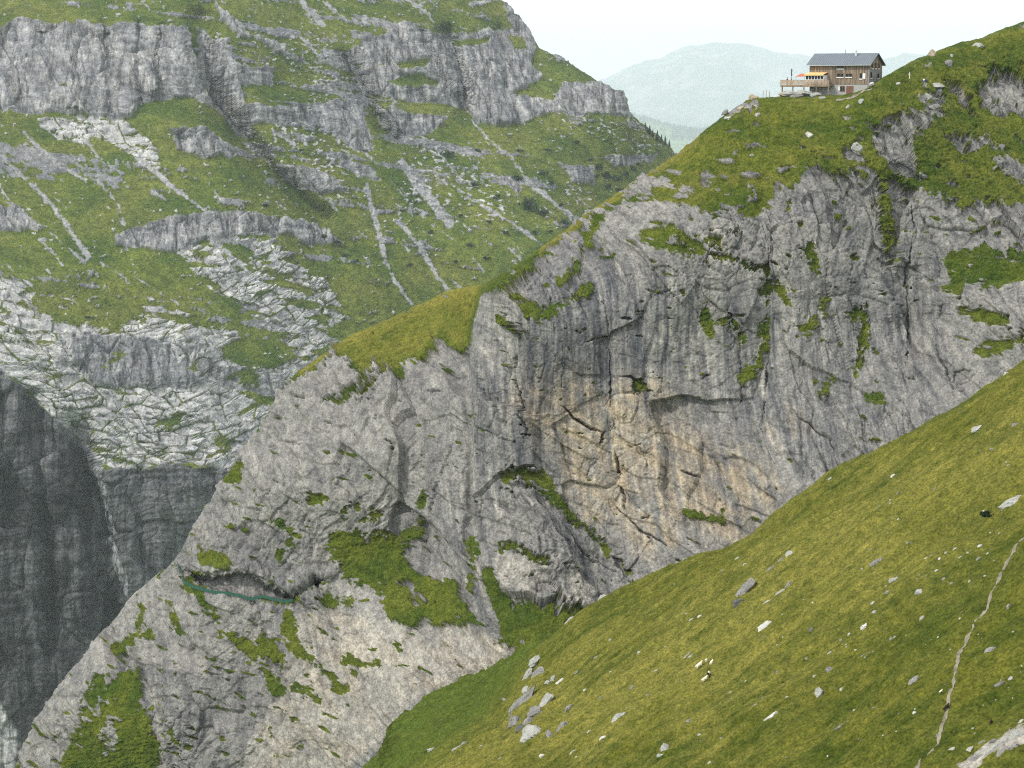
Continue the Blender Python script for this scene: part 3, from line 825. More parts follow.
KARST = [
    [(-120, 280), (0, 275), (34, 276), (30, 306), (75, 322), (116, 331), (143, 312), (178, 306), (205, 326), (239, 330), (250, 345), (290, 362), (330, 340), (330, 470), (232, 470), (171, 463), (140, 470), (107, 469), (85, 445), (51, 417), (20, 383), (0, 373), (-120, 373)],
    [(176, 250), (215, 247), (243, 262), (292, 288), (325, 325), (345, 350), (305, 362), (268, 328), (238, 302), (205, 282)], [(138, 298), (160, 300), (196, 318), (205, 335), (180, 330), (150, 316)],
    [(34, 116), (106, 114), (130, 123), (147, 137), (157, 150), (160, 167), (144, 167), (130, 154), (113, 144), (96, 137), (82, 144), (58, 137), (38, 126)], [(50, 296), (72, 300), (80, 308), (60, 308)],
    [(225, 232), (262, 240), (300, 262), (330, 290), (350, 320), (330, 326), (292, 286), (250, 262)]]
FAR_GRASS_IN = [
    [(388, 82), (419, 73), (439, 82), (436, 87), (398, 86)], [(395, 65), (432, 57), (425, 67), (400, 70)], [(222, 349), (253, 335), (287, 363), (273, 370), (232, 363)], [(236, 390), (277, 397), (272, 408)],
    [(508, 34), (522, 38), (528, 52), (514, 48)], [(140, 106), (157, 99), (191, 99), (205, 108), (236, 136), (262, 160), (240, 150), (205, 124), (170, 128), (148, 130)], [(450, 40), (490, 38), (486, 44), (452, 46)]]
TALUS = [
    ([(24, 132), (38, 147), (58, 163), (85, 179)], 1.5, 3), ([(0, 155), (20, 174), (44, 195), (65, 222), (88, 256)], 2.5, 3), ([(147, 165), (171, 186), (205, 210)], 3, 2.2), ([(85, 140), (99, 157), (113, 166)], 1.5), ([(152, 192), (165, 200)], 1.6), ([(0, 185), (8, 198)], 2), ([(210, 238), (230, 255), (262, 285)], 3),
    ([(473, 120), (487, 137), (511, 157), (531, 185), (576, 219)], 1.0, 2.4), ([(401, 161), (415, 182), (432, 200), (450, 224)], 3.5, 5.5), ([(436, 174), (477, 202), (511, 222), (540, 244)], 1.1, 1.8), ([(388, 178), (412, 205), (434, 228)], 1, 1.3), ([(372, 172), (366, 185), (378, 232), (386, 262)], 1.8, 2.6),
    ([(398, 222), (419, 246), (436, 274), (447, 290)], 2.4, 2.6), ([(381, 250), (395, 281), (412, 304)], 1.9, 2.4), ([(420, 215), (432, 225), (452, 240)], 1.0), ([(438, 150), (452, 168), (470, 190)], 0.8, 1.0), ([(540, 122), (552, 132), (564, 137)], 0.7), ([(300, 0), (312, 12), (322, 24)], 2.5, 4), ([(318, 0), (334, 10), (345, 20)], 1), ([(340, 6), (348, 16)], 1.2),
    ([(135, 278), (158, 292), (182, 306)], 0.9), ([(40, 240), (52, 252), (62, 265)], 0.8), ([(50, 233), (66, 246), (84, 262)], 0.7), ([(70, 0), (80, 8)], 0.8), ([(140, 0), (150, 10)], 0.8), ([(276, 132), (292, 142), (300, 148)], 2.2), ([(292, 30), (312, 48), (324, 62)], 2.4, 1.6), ([(222, 18), (240, 40)], 1.8), ([(98, 180), (118, 205), (124, 225)], 1.3, 1.8), ([(100, 262), (122, 276), (130, 286)], 0.7), ([(470, 4), (488, 2)], 2), ([(408, -2), (424, 10)], 2, 3)]
SPECK = [[(612, 128), (640, 126), (664, 148), (650, 154), (622, 150)], [(570, 196), (592, 200), (600, 216), (584, 218)], [(560, 118), (640, 120), (640, 140), (570, 130)], [(420, 140), (470, 160), (520, 200), (500, 230), (400, 200)], [(240, 100), (360, 140), (340, 200), (260, 170)], [(300, 30), (345, 60), (330, 100), (260, 60)]]
_r = random.Random(12)
for _ in range(70):
    x0_, y0_ = _r.choice([(_r.uniform(-10, 330), _r.uniform(118, 270)), (_r.uniform(345, 600), _r.uniform(120, 270)), (_r.uniform(200, 480), _r.uniform(0, 60))])
    l_ = _r.uniform(8, 34)
    a_ = R(_r.uniform(36, 56))
    TALUS.append(([(x0_, y0_), (x0_ + 0.5 * l_ * math.cos(a_) + _r.uniform(-1.5, 1.5), y0_ + 0.5 * l_ * math.sin(a_)), (x0_ + l_ * math.cos(a_), y0_ + l_ * math.sin(a_))], _r.uniform(-0.3, 0.5), _r.uniform(0.0, 1.4)))
cl = polys_sd(U, V, CLIFF_FAR)
go = poly_sd(U, V, GORGE)
ks = polys_sd(U, V, KARST)
gi = polys_sd(U, V, FAR_GRASS_IN)
ta = strokes_sd(U, V, TALUS)
X0, Y0, Z0 = far.place()
a0 = X0 * 0.9 + Y0 * 0.35
b0 = Z0.copy()
w1 = fbm(a0 / 90, b0 / 90, 3, 311)
w2 = fbm(a0 / 90, b0 / 90, 3, 329)
a = a0 + 14 * w1
b = b0 + 14 * w2
n1 = fbm(a0 / 30, b0 / 24, 4, 341)
n2 = fbm(a0 / 8, b0 / 6, 4, 353)
clr = cl + 3.5 * n1 + 3 * n2
cliffk = sstep(-2, 2, np.minimum(clr, -gi + 2 * n2))
gok = sstep(-1.5, 1.5, go + 5.0 * n1 + 4.0 * n2)
ksv = np.minimum(ks, -gi) + 5 * n1 + 4 * n2
brk = sstep(-6, 6, np.maximum(polys_sd(U, V, [KARST[1], KARST[2], KARST[5]]), 10 * sstep(40, 0, V - 300) * (ks > 0) * (V > 200) - 5))
ksv = ksv - brk * 34 * (0.10 + fbm(a0 / 26, (b0 + 0.2 * a0) / 7, 4, 365, 0.6))
kk = sstep(-3, 3, ksv)
nq = fbm(a0 / 3.2, b0 / 3.2, 3, 355)
tk = sstep(-1.6, 2.2, ta + 3.0 * n2 + 2.2 * n1 + 2.6 * nq)
# thin grassy joints between the white slabs
sa = a
sb = b0 + 5 * w2 - 0.0010 * np.clip(a0 - 265, -260, 260) ** 2
sl1, se1 = facets((sa + 0.7 * sb + 4 * n1) / 22, (sb + 2 * n1 + 1.0 * n2) / 9, 401, 1.2, 0.9)
sl2, se2 = facets((sa + 0.8 * sb + 3 * n2) / 9, (sb + 1.6 * n2) / 4, 402, 1.2, 0.9)
def lines(q, w):
    return np.exp(-(q / w) ** 2)
j1 = noise2((sa + 4 * n1) / 70, (sb + 1.5 * n1 + 1 * n2) / 12, 405)
j2 = noise2((sa + 3 * n1) / 30, (sb + 1 * n1 + 0.6 * n2) / 6, 406)
j3 = noise2((sb + 3 * n1) / 26, (sa + 0.8 * sb + 3 * n1 + 2 * n2) / 15, 407)
j4 = np.maximum(np.exp(-(se1 / 0.06) ** 2), 0.8 * np.exp(-(se2 / 0.09) ** 2) * sstep(-0.1, 0.3, n1))
joint = np.maximum.reduce([0.8 * lines(j1, 0.05) * sstep(-0.3, 0.1, n1), 0.7 * lines(j2, 0.08) * sstep(-0.1, 0.3, n1), 0.7 * lines(j3, 0.04), j4])
# specks of rock showing through the turf
sp = fbm(a0 / 6.5, b0 / 3.6, 4, 361)
spz = sstep(-14, 8, polys_sd(U, V, SPECK)) * 0.22 + 0.06
speck = sstep(0.42, 0.56, sp + spz + 0.25 * n1)
# weak rock bands between the benches
bands = fbm(a0 / 160, (b0 + 0.15 * a0) / 16, 4, 371)
bz = 0.20 * sstep(-20, 15, polys_sd(U, V, [[(205, 45), (345, 45), (430, 100), (350, 205), (262, 195)], [(-120, 120), (150, 175), (120, 205), (-120, 200)], [(345, 120), (470, 115), (560, 165), (520, 200), (400, 180)], [(200, -20), (480, -20), (500, 25), (330, 45), (230, 25)]]) + 10 * n1)
bandk = sstep(0.30, 0.42, bz + bands + 0.30 * n2 + 0.3 * n1 + 0.2 * fbm(a0 / 3.2, b0 / 3.2, 3, 356)) * 0.9
bare = np.maximum.reduce([cliffk, gok, kk * (1 - 0.85 * joint * (1 - gok)), tk, speck, bandk])
bare = np.where(gi + 2 * n2 > 1, np.minimum(bare, 0.2 + 0.6 * speck), bare)
cgrass = sstep(0.42, 0.6, fbm(a / 22, b / 7, 4, 381)) * cliffk * (1 - gok)
grass = np.clip(1 - bare, 0, 1)
grass = np.maximum(grass, 0.9 * cgrass)
grass = np.maximum(grass, kk * (1 - gok) * 0.75 * sstep(0.12, 0.4, fbm(sa / 40, sb / 13, 4, 383)) * sstep(-0.3, 0.3, n1 + joint))
ang = 37 + 42 * np.maximum(cliffk, 0.7 * bandk) + 4 * kk
ang = np.maximum(ang, 83 * gok)
far.crest(25.0, 5.0)
far.benches(ang, 26, 1.35, 1.6)
# gullies and buttresses of the upper walls
for line, w, dep in (([(200, 20), (206, 80), (236, 130), (262, 165), (320, 220)], 12, 35.0), ([(446, 32), (458, 70), (466, 108)], 7, 26.0), ([(344, 60), (372, 110), (392, 140)], 9, 24), ([(104, 24), (110, 70), (112, 112)], 6, 12), ([(140, 24), (140, 100)], 4, 10), ([(162, 26), (160, 98)], 4, 10),
                     ([(420, 34), (440, 80), (452, 104)], 6, 12), ([(500, 30), (505, 90)], 6, 12), ([(474, 34), (476, 100)], 3, 6), ([(76, 430), (100, 520), (110, 640)], 12, 22), ([(30, 400), (45, 500), (50, 650)], 10, 16), ([(140, 470), (142, 560)], 5, 10), ([(0, 400), (10, 520)], 10, 12)):
    sdv = stroke_sd(U, V, line, 0, M=50)
    far.Y += dep * np.exp(-((sdv + 3 * n1) / w) ** 2)
far.place()
NRM = far.normals(2.5)
rk = 4.0 * fbm(a0 / 90, b0 / 120, 3, 303)
steep = np.maximum(cliffk, gok)
rk = rk + steep * (3.2 * fbm(a / 17, b / 150, 4, 305, ridged=True))
f1, e1 = facets(a / 30, b / 52, 411, 1.2, 0.9)
f2, e2 = facets(a / 11, b / 17, 412, 1.2, 0.8)
f3, e3 = facets((a + n2) / 4.5, (b + n2) / 6, 413, 1.0, 0.8)
rk = rk + steep * (3.0 * f1 + 1.5 * f2 + 0.6 * f3 - (1 - 0.25 * gok) * (3.0 * np.exp(-(e1 / 0.06) ** 2) + 1.2 * np.exp(-(e2 / 0.08) ** 2)))
rk = rk + steep * (1 - 0.3 * gok) * 1.8 * fbm(a / 140, b / 7, 4, 415, ridged=True)
rk = rk + (1 - steep) * kk * (2.2 * sl1 + 1.6 * sl2 + 1.2 * j1 + 0.8 * j2 - 2.4 * joint)
rk = rk + 0.9 * fbm(a / 5, b / 5, 4, 417, 0.65)
rk = rk + (1 - steep) * (1 - kk) * (1.5 * speck + 1.5 * bandk)
gr = 3.0 * fbm(a0 / 40, b0 / 26, 4, 391) + 0.8 * fbm(a0 / 3.5, b0 / 2.6, 3, 393, 0.65)
gm = sstep(0.3, 0.7, grass)
h = rk * (1 - gm) + (gr + 0.35 * rk) * gm
far.P = far.P + NRM * h[..., None]
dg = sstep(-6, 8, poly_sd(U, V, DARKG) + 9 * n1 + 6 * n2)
pale = np.maximum(kk * (1 - gok) * (1 - 0.75 * cliffk) * (0.68 + 0.6 * n1), 0.26 * tk)
pale = np.maximum(pale, 0.5 * speck * (1 - steep))
pale = np.maximum(pale, steep * (1 - gok) * np.clip(0.18 + 0.5 * fbm(a / 10, b / 50, 4, 421), 0, 0.7))
pale = np.maximum(pale, sstep(-3, 3, poly_sd(U, V, [(-130, 680), (0, 698), (18, 732), (14, 775), (-130, 860)]) + 2 * n2) * 0.75)
stain_shade = np.clip(0.35 + 0.5 * steep + 0.8 * fbm(a / 40, b / 120, 3, 423) * steep, 0, 1)
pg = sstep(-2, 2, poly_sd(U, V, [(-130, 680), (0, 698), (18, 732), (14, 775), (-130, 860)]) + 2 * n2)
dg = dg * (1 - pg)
stain_shade = np.where(dg > 0.5, 1.0, stain_shade)
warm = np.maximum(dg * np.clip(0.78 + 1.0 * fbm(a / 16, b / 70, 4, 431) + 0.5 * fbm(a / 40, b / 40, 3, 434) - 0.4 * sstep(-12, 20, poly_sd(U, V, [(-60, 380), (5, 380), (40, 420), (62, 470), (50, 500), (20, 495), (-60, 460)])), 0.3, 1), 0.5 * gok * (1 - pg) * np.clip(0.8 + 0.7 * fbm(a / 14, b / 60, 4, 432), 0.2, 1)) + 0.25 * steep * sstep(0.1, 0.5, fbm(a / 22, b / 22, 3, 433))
dry_sunlit = np.clip(0.15 + 0.75 * fbm(a0 / 70, b0 / 34, 4, 441), 0, 1)
grass = grass * (1 - gok * 0.95)
mask = np.stack([grass, np.clip(warm, 0, 0.97), stain_shade], -1)
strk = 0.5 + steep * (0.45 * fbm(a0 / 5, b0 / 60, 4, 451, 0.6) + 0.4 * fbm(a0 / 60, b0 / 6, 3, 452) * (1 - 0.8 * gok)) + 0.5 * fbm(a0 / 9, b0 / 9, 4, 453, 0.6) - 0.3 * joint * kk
tone = np.stack([np.clip(pale * (1 - dg), 0, 1), dry_sunlit * 0.7, np.clip(strk, 0, 1)], -1)
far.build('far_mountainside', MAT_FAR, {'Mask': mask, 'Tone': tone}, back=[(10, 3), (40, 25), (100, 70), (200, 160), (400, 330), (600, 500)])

# ================================================================== DISTANT HILLS, GROUND
def ridge_land(name, prof, Y, depth, m, base, amp, sc, step, seed, kind='structure'):
    """a long mountain: the traced skyline at distance Y, a front and a back slope"""
    S = np.array(prof, float)
    us = np.arange(S[0, 0], S[-1, 0], step)
    vs = np.interp(us, S[:, 0], S[:, 1])
    X, _, Z = unproject(us, vs, Y)
    ts = np.linspace(-1, 1, 121)
    XX = np.repeat(X[None], len(ts), 0)
    YY = Y + depth * ts[:, None] + 0 * XX
    prof_t = (1 - np.abs(ts)) ** 1.15
    ZZ = base + (Z[None] - base) * prof_t[:, None]
    n = fbm(XX / sc, YY / (sc * 1.4), 6, seed, 0.55, ridged=True)
    ZZ = ZZ + amp * n * np.clip(np.abs(ts[:, None]) * 3, 0.2, 1) * prof_t[:, None] ** 0.5
    P = np.stack([XX, YY, ZZ], -1)
    nn, k = XX.shape
    idx = np.arange(nn * k).reshape(nn, k)
    f = np.stack([idx[:-1, :-1], idx[:-1, 1:], idx[1:, 1:], idx[1:, :-1]], -1).reshape(-1, 4)
    return tag(link(name, np_mesh(name, P.reshape(-1, 3), f, m)), kind=kind)

def mountain_mat(name, cA, cB, cC, s):
    m, t, b_ = new_mat(name, 1.0)
    q = N(t)
    pos = q.n('ShaderNodeNewGeometry').outputs['Position']
    n1_ = q.noise(pos, 1.0 / s, 6, 0.65)
    n2_ = q.noise(pos, 4.0 / s, 5, 0.6)
    c = q.mix(q.rng(n1_, 0.42, 0.56), cA, cB)
    c = q.mix(q.rng(n2_, 0.5, 0.62), c, cC)
    q.l(c, b_.inputs['Base Color'])
    return m
MAT_DIST = mountain_mat('distant_rock', (0.13, 0.15, 0.15), (0.18, 0.19, 0.20), (0.27, 0.27, 0.28), 2600.0)
MAT_HILL = mountain_mat('distant_pasture', (0.08, 0.14, 0.04), (0.11, 0.18, 0.05), (0.07, 0.11, 0.04), 160.0)
ridge_land('distant_mountain', [(380, 130), (500, 115), (560, 100), (600, 84), (612, 79), (624, 71), (635, 66), (648, 62), (659, 60), (672, 54), (688, 49), (702, 47), (717, 45), (735, 46), (748, 47), (762, 51), (776, 54), (795, 57),
                                (830, 62), (860, 64), (885, 61), (905, 57), (930, 56), (980, 66), (1060, 72), (1200, 60), (1350, 70)], 42000, 9000, MAT_DIST, -640, 560, 1900, 1.0, 501)
ridge_land('distant_hill', [(520, 100), (580, 104), (615, 111), (629, 115), (645, 118), (662, 124), (680, 128), (698, 130), (730, 126), (780, 120), (860, 124), (1000, 150)], 26000, 3000, MAT_HILL, -640, 40, 900, 1.0, 511)
g = bmesh.new()
bmesh.ops.create_grid(g, x_segments=60, y_segments=60, size=52000)
for v_ in g.verts:
    v_.co.z = -640 + 10 * math.sin(v_.co.x * 0.0011) * math.cos(v_.co.y * 0.0013)
tag(obj('ground', g, MAT_HILL), kind='structure')

# air: one closed box round everything
hm = bpy.data.materials.new('valley_haze')
hm.use_nodes = True
ht = hm.node_tree
ht.nodes.clear()
hv = ht.nodes.new('ShaderNodeVolumePrincipled')
hv.inputs['Color'].default_value = HAZE_COLOR
hv.inputs['Density'].default_value = HAZE_DENSITY
hv.inputs['Anisotropy'].default_value = 0.2
ho = ht.nodes.new('ShaderNodeOutputMaterial')
ht.links.new(hv.outputs[0], ho.inputs['Volume'])
hb = bmesh.new()
bmesh.ops.create_cube(hb, size=1.0)
for v_ in hb.verts:
    v_.co = Vector((v_.co.x * 106000, v_.co.y * 106000, 1500 if v_.co.z > 0 else -660))
tag(obj('haze', hb, hm), kind='stuff')

#--OBJECTS--
# ================================================================== OBJECT MATERIALS
M_ROCK = terrain_mat('boulder_stone', 0.22, (0.17, 0.165, 0.155), (0.25, 0.24, 0.225), (0.06, 0.06, 0.06), (0.25, 0.19, 0.12), (0.42, 0.40, 0.36), (0.04, 0.05, 0.01), (0.06, 0.07, 0.012), (0.1, 0.1, 0.02), bump=0.6)
def stone_mat(name, cA, cB, lichen):
    m, t, b_ = new_mat(name, 0.95)
    b_.inputs['Specular IOR Level'].default_value = 0.1
    q = N(t)
    pos = q.n('ShaderNodeNewGeometry').outputs['Position']
    n1_, n2_, n3_ = q.noise(pos, 0.9, 5, 0.6), q.noise(pos, 3.2, 4, 0.65), q.noise(pos, 9.0, 3, 0.6)
    c = q.mix(q.rng(n1_, 0.4, 0.6), cA, cB)
    c = q.mix(q.rng(n2_, 0.52, 0.64), c, lichen)
    c = q.mix(1.0, c, q.mix(q.rng(n3_, 0.3, 0.7), (0.65,) * 3, (1.35,) * 3), 'MULTIPLY')
    q.l(c, b_.inputs['Base Color'])
    bp = q.n('ShaderNodeBump')
    bp.inputs['Strength'].default_value = 0.5
    bp.inputs['Distance'].default_value = 0.25
    q.l(q.math('ADD', n2_, n3_), bp.inputs['Height'])
    q.l(bp.outputs[0], b_.inputs['Normal'])
    return m
M_STONE = {'pale': stone_mat('pale_limestone', (0.29, 0.28, 0.25), (0.37, 0.36, 0.33), (0.20, 0.26, 0.24)),
           'grey': stone_mat('grey_limestone', (0.17, 0.165, 0.155), (0.25, 0.24, 0.225), (0.11, 0.11, 0.105)),
           'white': stone_mat('white_limestone', (0.46, 0.45, 0.41), (0.52, 0.51, 0.48), (0.33, 0.32, 0.30)),
           'dark': stone_mat('dark_limestone', (0.10, 0.10, 0.095), (0.16, 0.155, 0.145), (0.07, 0.07, 0.065)),
           'tan': stone_mat('tan_limestone', (0.33, 0.27, 0.19), (0.40, 0.34, 0.26), (0.26, 0.22, 0.17))}

def plank_mat(name, cA, cB, w=0.16, rough=0.85):
    m, t, b_ = new_mat(name, rough)
    q = N(t)
    pos = q.n('ShaderNodeTexCoord').outputs['Object']
    sep = q.n('ShaderNodeSeparateXYZ'); q.l(pos, sep.inputs[0])
    brd = q.math('FLOOR', q.math('DIVIDE', q.math('ADD', sep.outputs[0], q.math('MULTIPLY', sep.outputs[1], 1.0)), w * 2.2), 0)
    wn = q.n('ShaderNodeTexWhiteNoise', noise_dimensions='1D'); q.l(brd, wn.inputs['W'])
    n = q.noise(q.mapping(pos, (2.2, 2.2, 0.25)), 1.2, 5, 0.6)
    c = q.mix(q.rng(n, 0.35, 0.65), cA, cB)
    c = q.mix(1.0, c, q.mix(wn.outputs[0], (0.72,) * 3, (1.22,) * 3), 'MULTIPLY')
    q.l(c, b_.inputs['Base Color'])
    return m
M_WOOD = plank_mat('weathered_boards', (0.135, 0.092, 0.064), (0.30, 0.24, 0.18))
M_DECK = plank_mat('pale_deck_boards', (0.34, 0.25, 0.17), (0.42, 0.32, 0.23))
M_BEAM = plank_mat('timber_beams', (0.20, 0.14, 0.09), (0.28, 0.21, 0.14))
M_CONC = flat_mat('pale_render', (0.36, 0.355, 0.34), 0.9, 0.12, 1.5)
M_MASON = flat_mat('grey_masonry', (0.23, 0.225, 0.22), 0.9, 0.35, 2.5)
M_ROOF = flat_mat('blue_grey_sheet_roof', (0.13, 0.15, 0.175), 0.5, 0.12, 0.8, 0.0, (6, 0.4, 0.4))
M_WHITE = flat_mat('white_paint', (0.72, 0.72, 0.70), 0.6, 0.05)
M_GLASS = flat_mat('dark_window_glass', (0.018, 0.02, 0.024), 0.12, 0.1)
M_METAL = flat_mat('bright_flue_metal', (0.62, 0.63, 0.65), 0.35, 0.06, 2.0, 0.6)
M_DKMET = flat_mat('dark_metal', (0.05, 0.05, 0.055), 0.5, 0.1)
M_ORANGE = flat_mat('orange_awning_cloth', (0.70, 0.46, 0.20), 0.8, 0.08)
M_RED = flat_mat('rust_red_awning_cloth', (0.46, 0.13, 0.06), 0.8, 0.08)
M_DOOR = flat_mat('brown_door_wood', (0.17, 0.085, 0.055), 0.6, 0.15, 2.0, 0, (3, 3, 0.4))
M_NET = flat_mat('green_netting', (0.022, 0.085, 0.060), 0.7, 0.3, 4.0)
M_SKIN = flat_mat('skin', (0.42, 0.26, 0.19), 0.6, 0.05)
M_HAIR = flat_mat('dark_hair', (0.03, 0.022, 0.016), 0.7, 0.1)
M_FABW = flat_mat('white_cotton', (0.78, 0.78, 0.76), 0.8, 0.05)
M_FABD = flat_mat('dark_trousers', (0.03, 0.032, 0.04), 0.8, 0.1)
M_FABB = flat_mat('blue_trousers', (0.035, 0.06, 0.16), 0.8, 0.1)
M_FABR = flat_mat('red_jacket', (0.38, 0.05, 0.04), 0.8, 0.1)
M_WOOLW = flat_mat('cream_wool', (0.72, 0.66, 0.50), 0.95, 0.12, 9.0)
M_WOOLD = flat_mat('dark_brown_wool', (0.022, 0.013, 0.010), 0.95, 0.2, 9.0)
M_FLAG = flat_mat('dark_flag_cloth', (0.05, 0.05, 0.07), 0.8, 0.1)
M_SOIL = flat_mat('trodden_path', (0.185, 0.165, 0.12), 0.95, 0.5, 1.3)
M_LEAF = flat_mat('dark_shrub_leaves', (0.022, 0.045, 0.016), 0.8, 0.4, 0.6)
M_FIR = flat_mat('fir_needles', (0.016, 0.034, 0.016), 0.85, 0.35, 0.5)
M_BARK = flat_mat('bark', (0.07, 0.05, 0.035), 0.9, 0.2)

# ------------------------------------------------------------------ shape helpers
def box(bm, x0, x1, y0, y1, z0, z1):
    vs = [bm.verts.new((x, y, z)) for z in (z0, z1) for y in (y0, y1) for x in (x0, x1)]
    for f in ((0, 1, 3, 2), (4, 6, 7, 5), (0, 4, 5, 1), (2, 3, 7, 6), (0, 2, 6, 4), (1, 5, 7, 3)):
        bm.faces.new([vs[i] for i in f])

def prism(bm, pts, axis_vec):
    """polygon (list of Vectors) swept along axis_vec"""
    a_ = [bm.verts.new(p) for p in pts]
    b_ = [bm.verts.new(p + axis_vec) for p in pts]
    bm.faces.new(a_)
    bm.faces.new(b_[::-1])
    for i in range(len(pts)):
        j = (i + 1) % len(pts)
        bm.faces.new([a_[i], b_[i], b_[j], a_[j]])

def tube(bm, p, q, r0, r1=None, n=8):
    p, q = Vector(p), Vector(q)
    r1 = r0 if r1 is None else r1
    d = (q - p).normalized()
    e = d.orthogonal().normalized()
    f = d.cross(e)
    A_ = [bm.verts.new(p + (e * math.cos(t) + f * math.sin(t)) * r0) for t in [2 * math.pi * i / n for i in range(n)]]
    B_ = [bm.verts.new(q + (e * math.cos(t) + f * math.sin(t)) * r1) for t in [2 * math.pi * i / n for i in range(n)]]
    for i in range(n):
        j = (i + 1) % n
        bm.faces.new([A_[i], A_[j], B_[j], B_[i]])
    bm.faces.new(A_[::-1])
    bm.faces.new(B_)

def one(name, fn, m, parent, smooth=False):
    bm = bmesh.new()
    fn(bm)
    return obj(name, bm, m, parent, smooth)

def boxo(name, dims, m, parent):
    return one(name, lambda bm: box(bm, *dims), m, parent)

# ================================================================== MOUNTAIN HUT
hc = point(838.6, 94.3, 474)
hut = empty('mountain_hut', hc, 'weathered wooden mountain hut with grey roof and sun terrace on the grassy crest', 'house', rz=R(-30.5))
Lh, Wd = 7.75, 9.0
one('basement_wall', lambda bm: box(bm, -Lh + 0.1, Lh - 0.05, 0.08, Wd - 0.08, -3.5, 2.4), M_CONC, hut)
one('timber_wall', lambda bm: box(bm, -Lh, Lh - 0.42, 0, Wd, 2.4, 7.3), M_WOOD, hut)
def gable(bm):
    for x0 in (-Lh,):
        prism(bm, [Vector((x0, 0.0, 7.3)), Vector((x0, Wd, 7.3)), Vector((x0, Wd / 2, 9.72))], Vector((2 * Lh - 0.02, 0, 0)))
one('gable_wall', gable, M_WOOD, hut)
one('stone_wall', lambda bm: box(bm, Lh - 0.42, Lh, -0.02, Wd + 0.02, -3.5, 6.0), M_MASON, hut)
one('stone_wall', lambda bm: box(bm, Lh - 0.42, Lh - 0.03, 0, Wd, 6.0, 7.3), M_WOOD, hut).name = 'gable_boards'
def roof(bm):
    o, th = 0.75, 0.2
    sl = 2.45 / (Wd / 2)
    for sgn in (0, 1):
        y0, y1 = (-o, Wd / 2) if sgn == 0 else (Wd / 2, Wd + o)
        z0 = 7.35 - o * sl if sgn == 0 else 7.35 + 2.45
        z1 = 7.35 + 2.45 if sgn == 0 else 7.35 - o * sl
        prism(bm, [Vector((-Lh - 0.55, y0, z0)), Vector((-Lh - 0.55, y1, z1)), Vector((-Lh - 0.55, y1, z1 + th)), Vector((-Lh - 0.55, y0, z0 + th))], Vector((2 * Lh + 1.2, 0, 0)))
    for k in range(30):       # standing seams of the sheet roof
        x = -Lh - 0.5 + k * (2 * Lh + 1.1) / 29
        prism(bm, [Vector((x, -o, 7.35 - o * sl + th)), Vector((x, Wd / 2, 9.8 + th)), Vector((x, Wd / 2, 9.84 + th)), Vector((x, -o, 7.39 - o * sl + th))], Vector((0.04, 0, 0)))
rf = one('roof', roof, M_ROOF, hut)
one('chimney', lambda bm: (tube(bm, (3.0, 3.3, 8.7), (3.0, 3.3, 10.6), 0.26, n=12), tube(bm, (3.0, 3.3, 10.75), (3.0, 3.3, 10.95), 0.36, 0.3, 12), tube(bm, (3.0, 3.3, 10.6), (3.0, 3.3, 10.75), 0.07)), M_METAL, rf)
one('antenna', lambda bm: tube(bm, (-0.2, 4.5, 9.7), (-0.2, 4.5, 10.9), 0.06), M_DKMET, rf)
one('gutter', lambda bm: box(bm, -Lh - 0.5, Lh + 0.6, -0.92, -0.78, 6.95, 7.08), M_METAL, rf)

def window(x0, x1, z0, z1, sill=True, panes=2):
    fr = bmesh.new()
    box(fr, x0 - 0.07, x1 + 0.07, -0.06, 0.04, z1, z1 + 0.08)
    box(fr, x0 - 0.07, x1 + 0.07, -0.06, 0.04, z0 - 0.08, z0)
    box(fr, x0 - 0.07, x0, -0.06, 0.04, z0, z1)
    box(fr, x1, x1 + 0.07, -0.06, 0.04, z0, z1)
    for k in range(1, panes):
        xm = x0 + (x1 - x0) * k / panes
        box(fr, xm - 0.03, xm + 0.03, -0.05, -0.032, z0, z1)
    w = obj('window', fr, M_BEAM, hut)
    boxo('pane', (x0, x1, -0.03, 0.03, z0, z1), M_GLASS, w)
    if sill:
        boxo('sill', (x0 - 0.12, x1 + 0.12, -0.16, -0.065, z0 - 0.30, z0 - 0.09), M_WHITE, w)
window(-0.5, 1.1, 6.30, 6.95)
window(-0.5, 1.1, 4.25, 5.0)
window(1.75, 3.3, 4.25, 5.0)
window(5.3, 5.95, 3.85, 5.05, True, 1)
boxo('shutter', (6.06, 6.75, -0.07, -0.01, 3.75, 5.05), M_WHITE, hut)
window(0.45, 1.45, 0.75, 1.95, False, 2)
boxo('meter_box', (-0.1, 0.3, -0.1, 0.06, 0.9, 1.9), M_WHITE, hut)
dr = boxo('door', (1.95, 3.75, 0.0, 0.07, -0.6, 2.0), M_DOOR, hut)
boxo('handle', (3.45, 3.6, -0.05, -0.005, 0.6, 0.68), M_METAL, dr)
def gwindow(y0, y1, z0, z1, x=Lh):
    fr = bmesh.new()
    box(fr, x - 0.02, x + 0.06, y0 - 0.07, y1 + 0.07, z1, z1 + 0.08)
    box(fr, x - 0.02, x + 0.06, y0 - 0.07, y1 + 0.07, z0 - 0.08, z0)
    box(fr, x - 0.02, x + 0.06, y0 - 0.07, y0, z0, z1)
    box(fr, x - 0.02, x + 0.06, y1, y1 + 0.07, z0, z1)
    w = obj('window', fr, M_BEAM, hut)
    boxo('pane', (x - 0.03, x + 0.03, y0, y1, z0, z1), M_GLASS, w)
    boxo('sill', (x + 0.065, x + 0.15, y0 - 0.12, y1 + 0.12, z0 - 0.3, z0 - 0.09), M_WHITE, w)
for y0, y1, z0, z1 in ((1.3, 2.35, 6.35, 7.5), (3.7, 4.75, 6.35, 7.6), (6.0, 7.0, 6.35, 7.5), (0.7, 1.75, 4.0, 5.3), (5.6, 6.9, 3.95, 4.95)):
    gwindow(y0, y1, z0, z1)
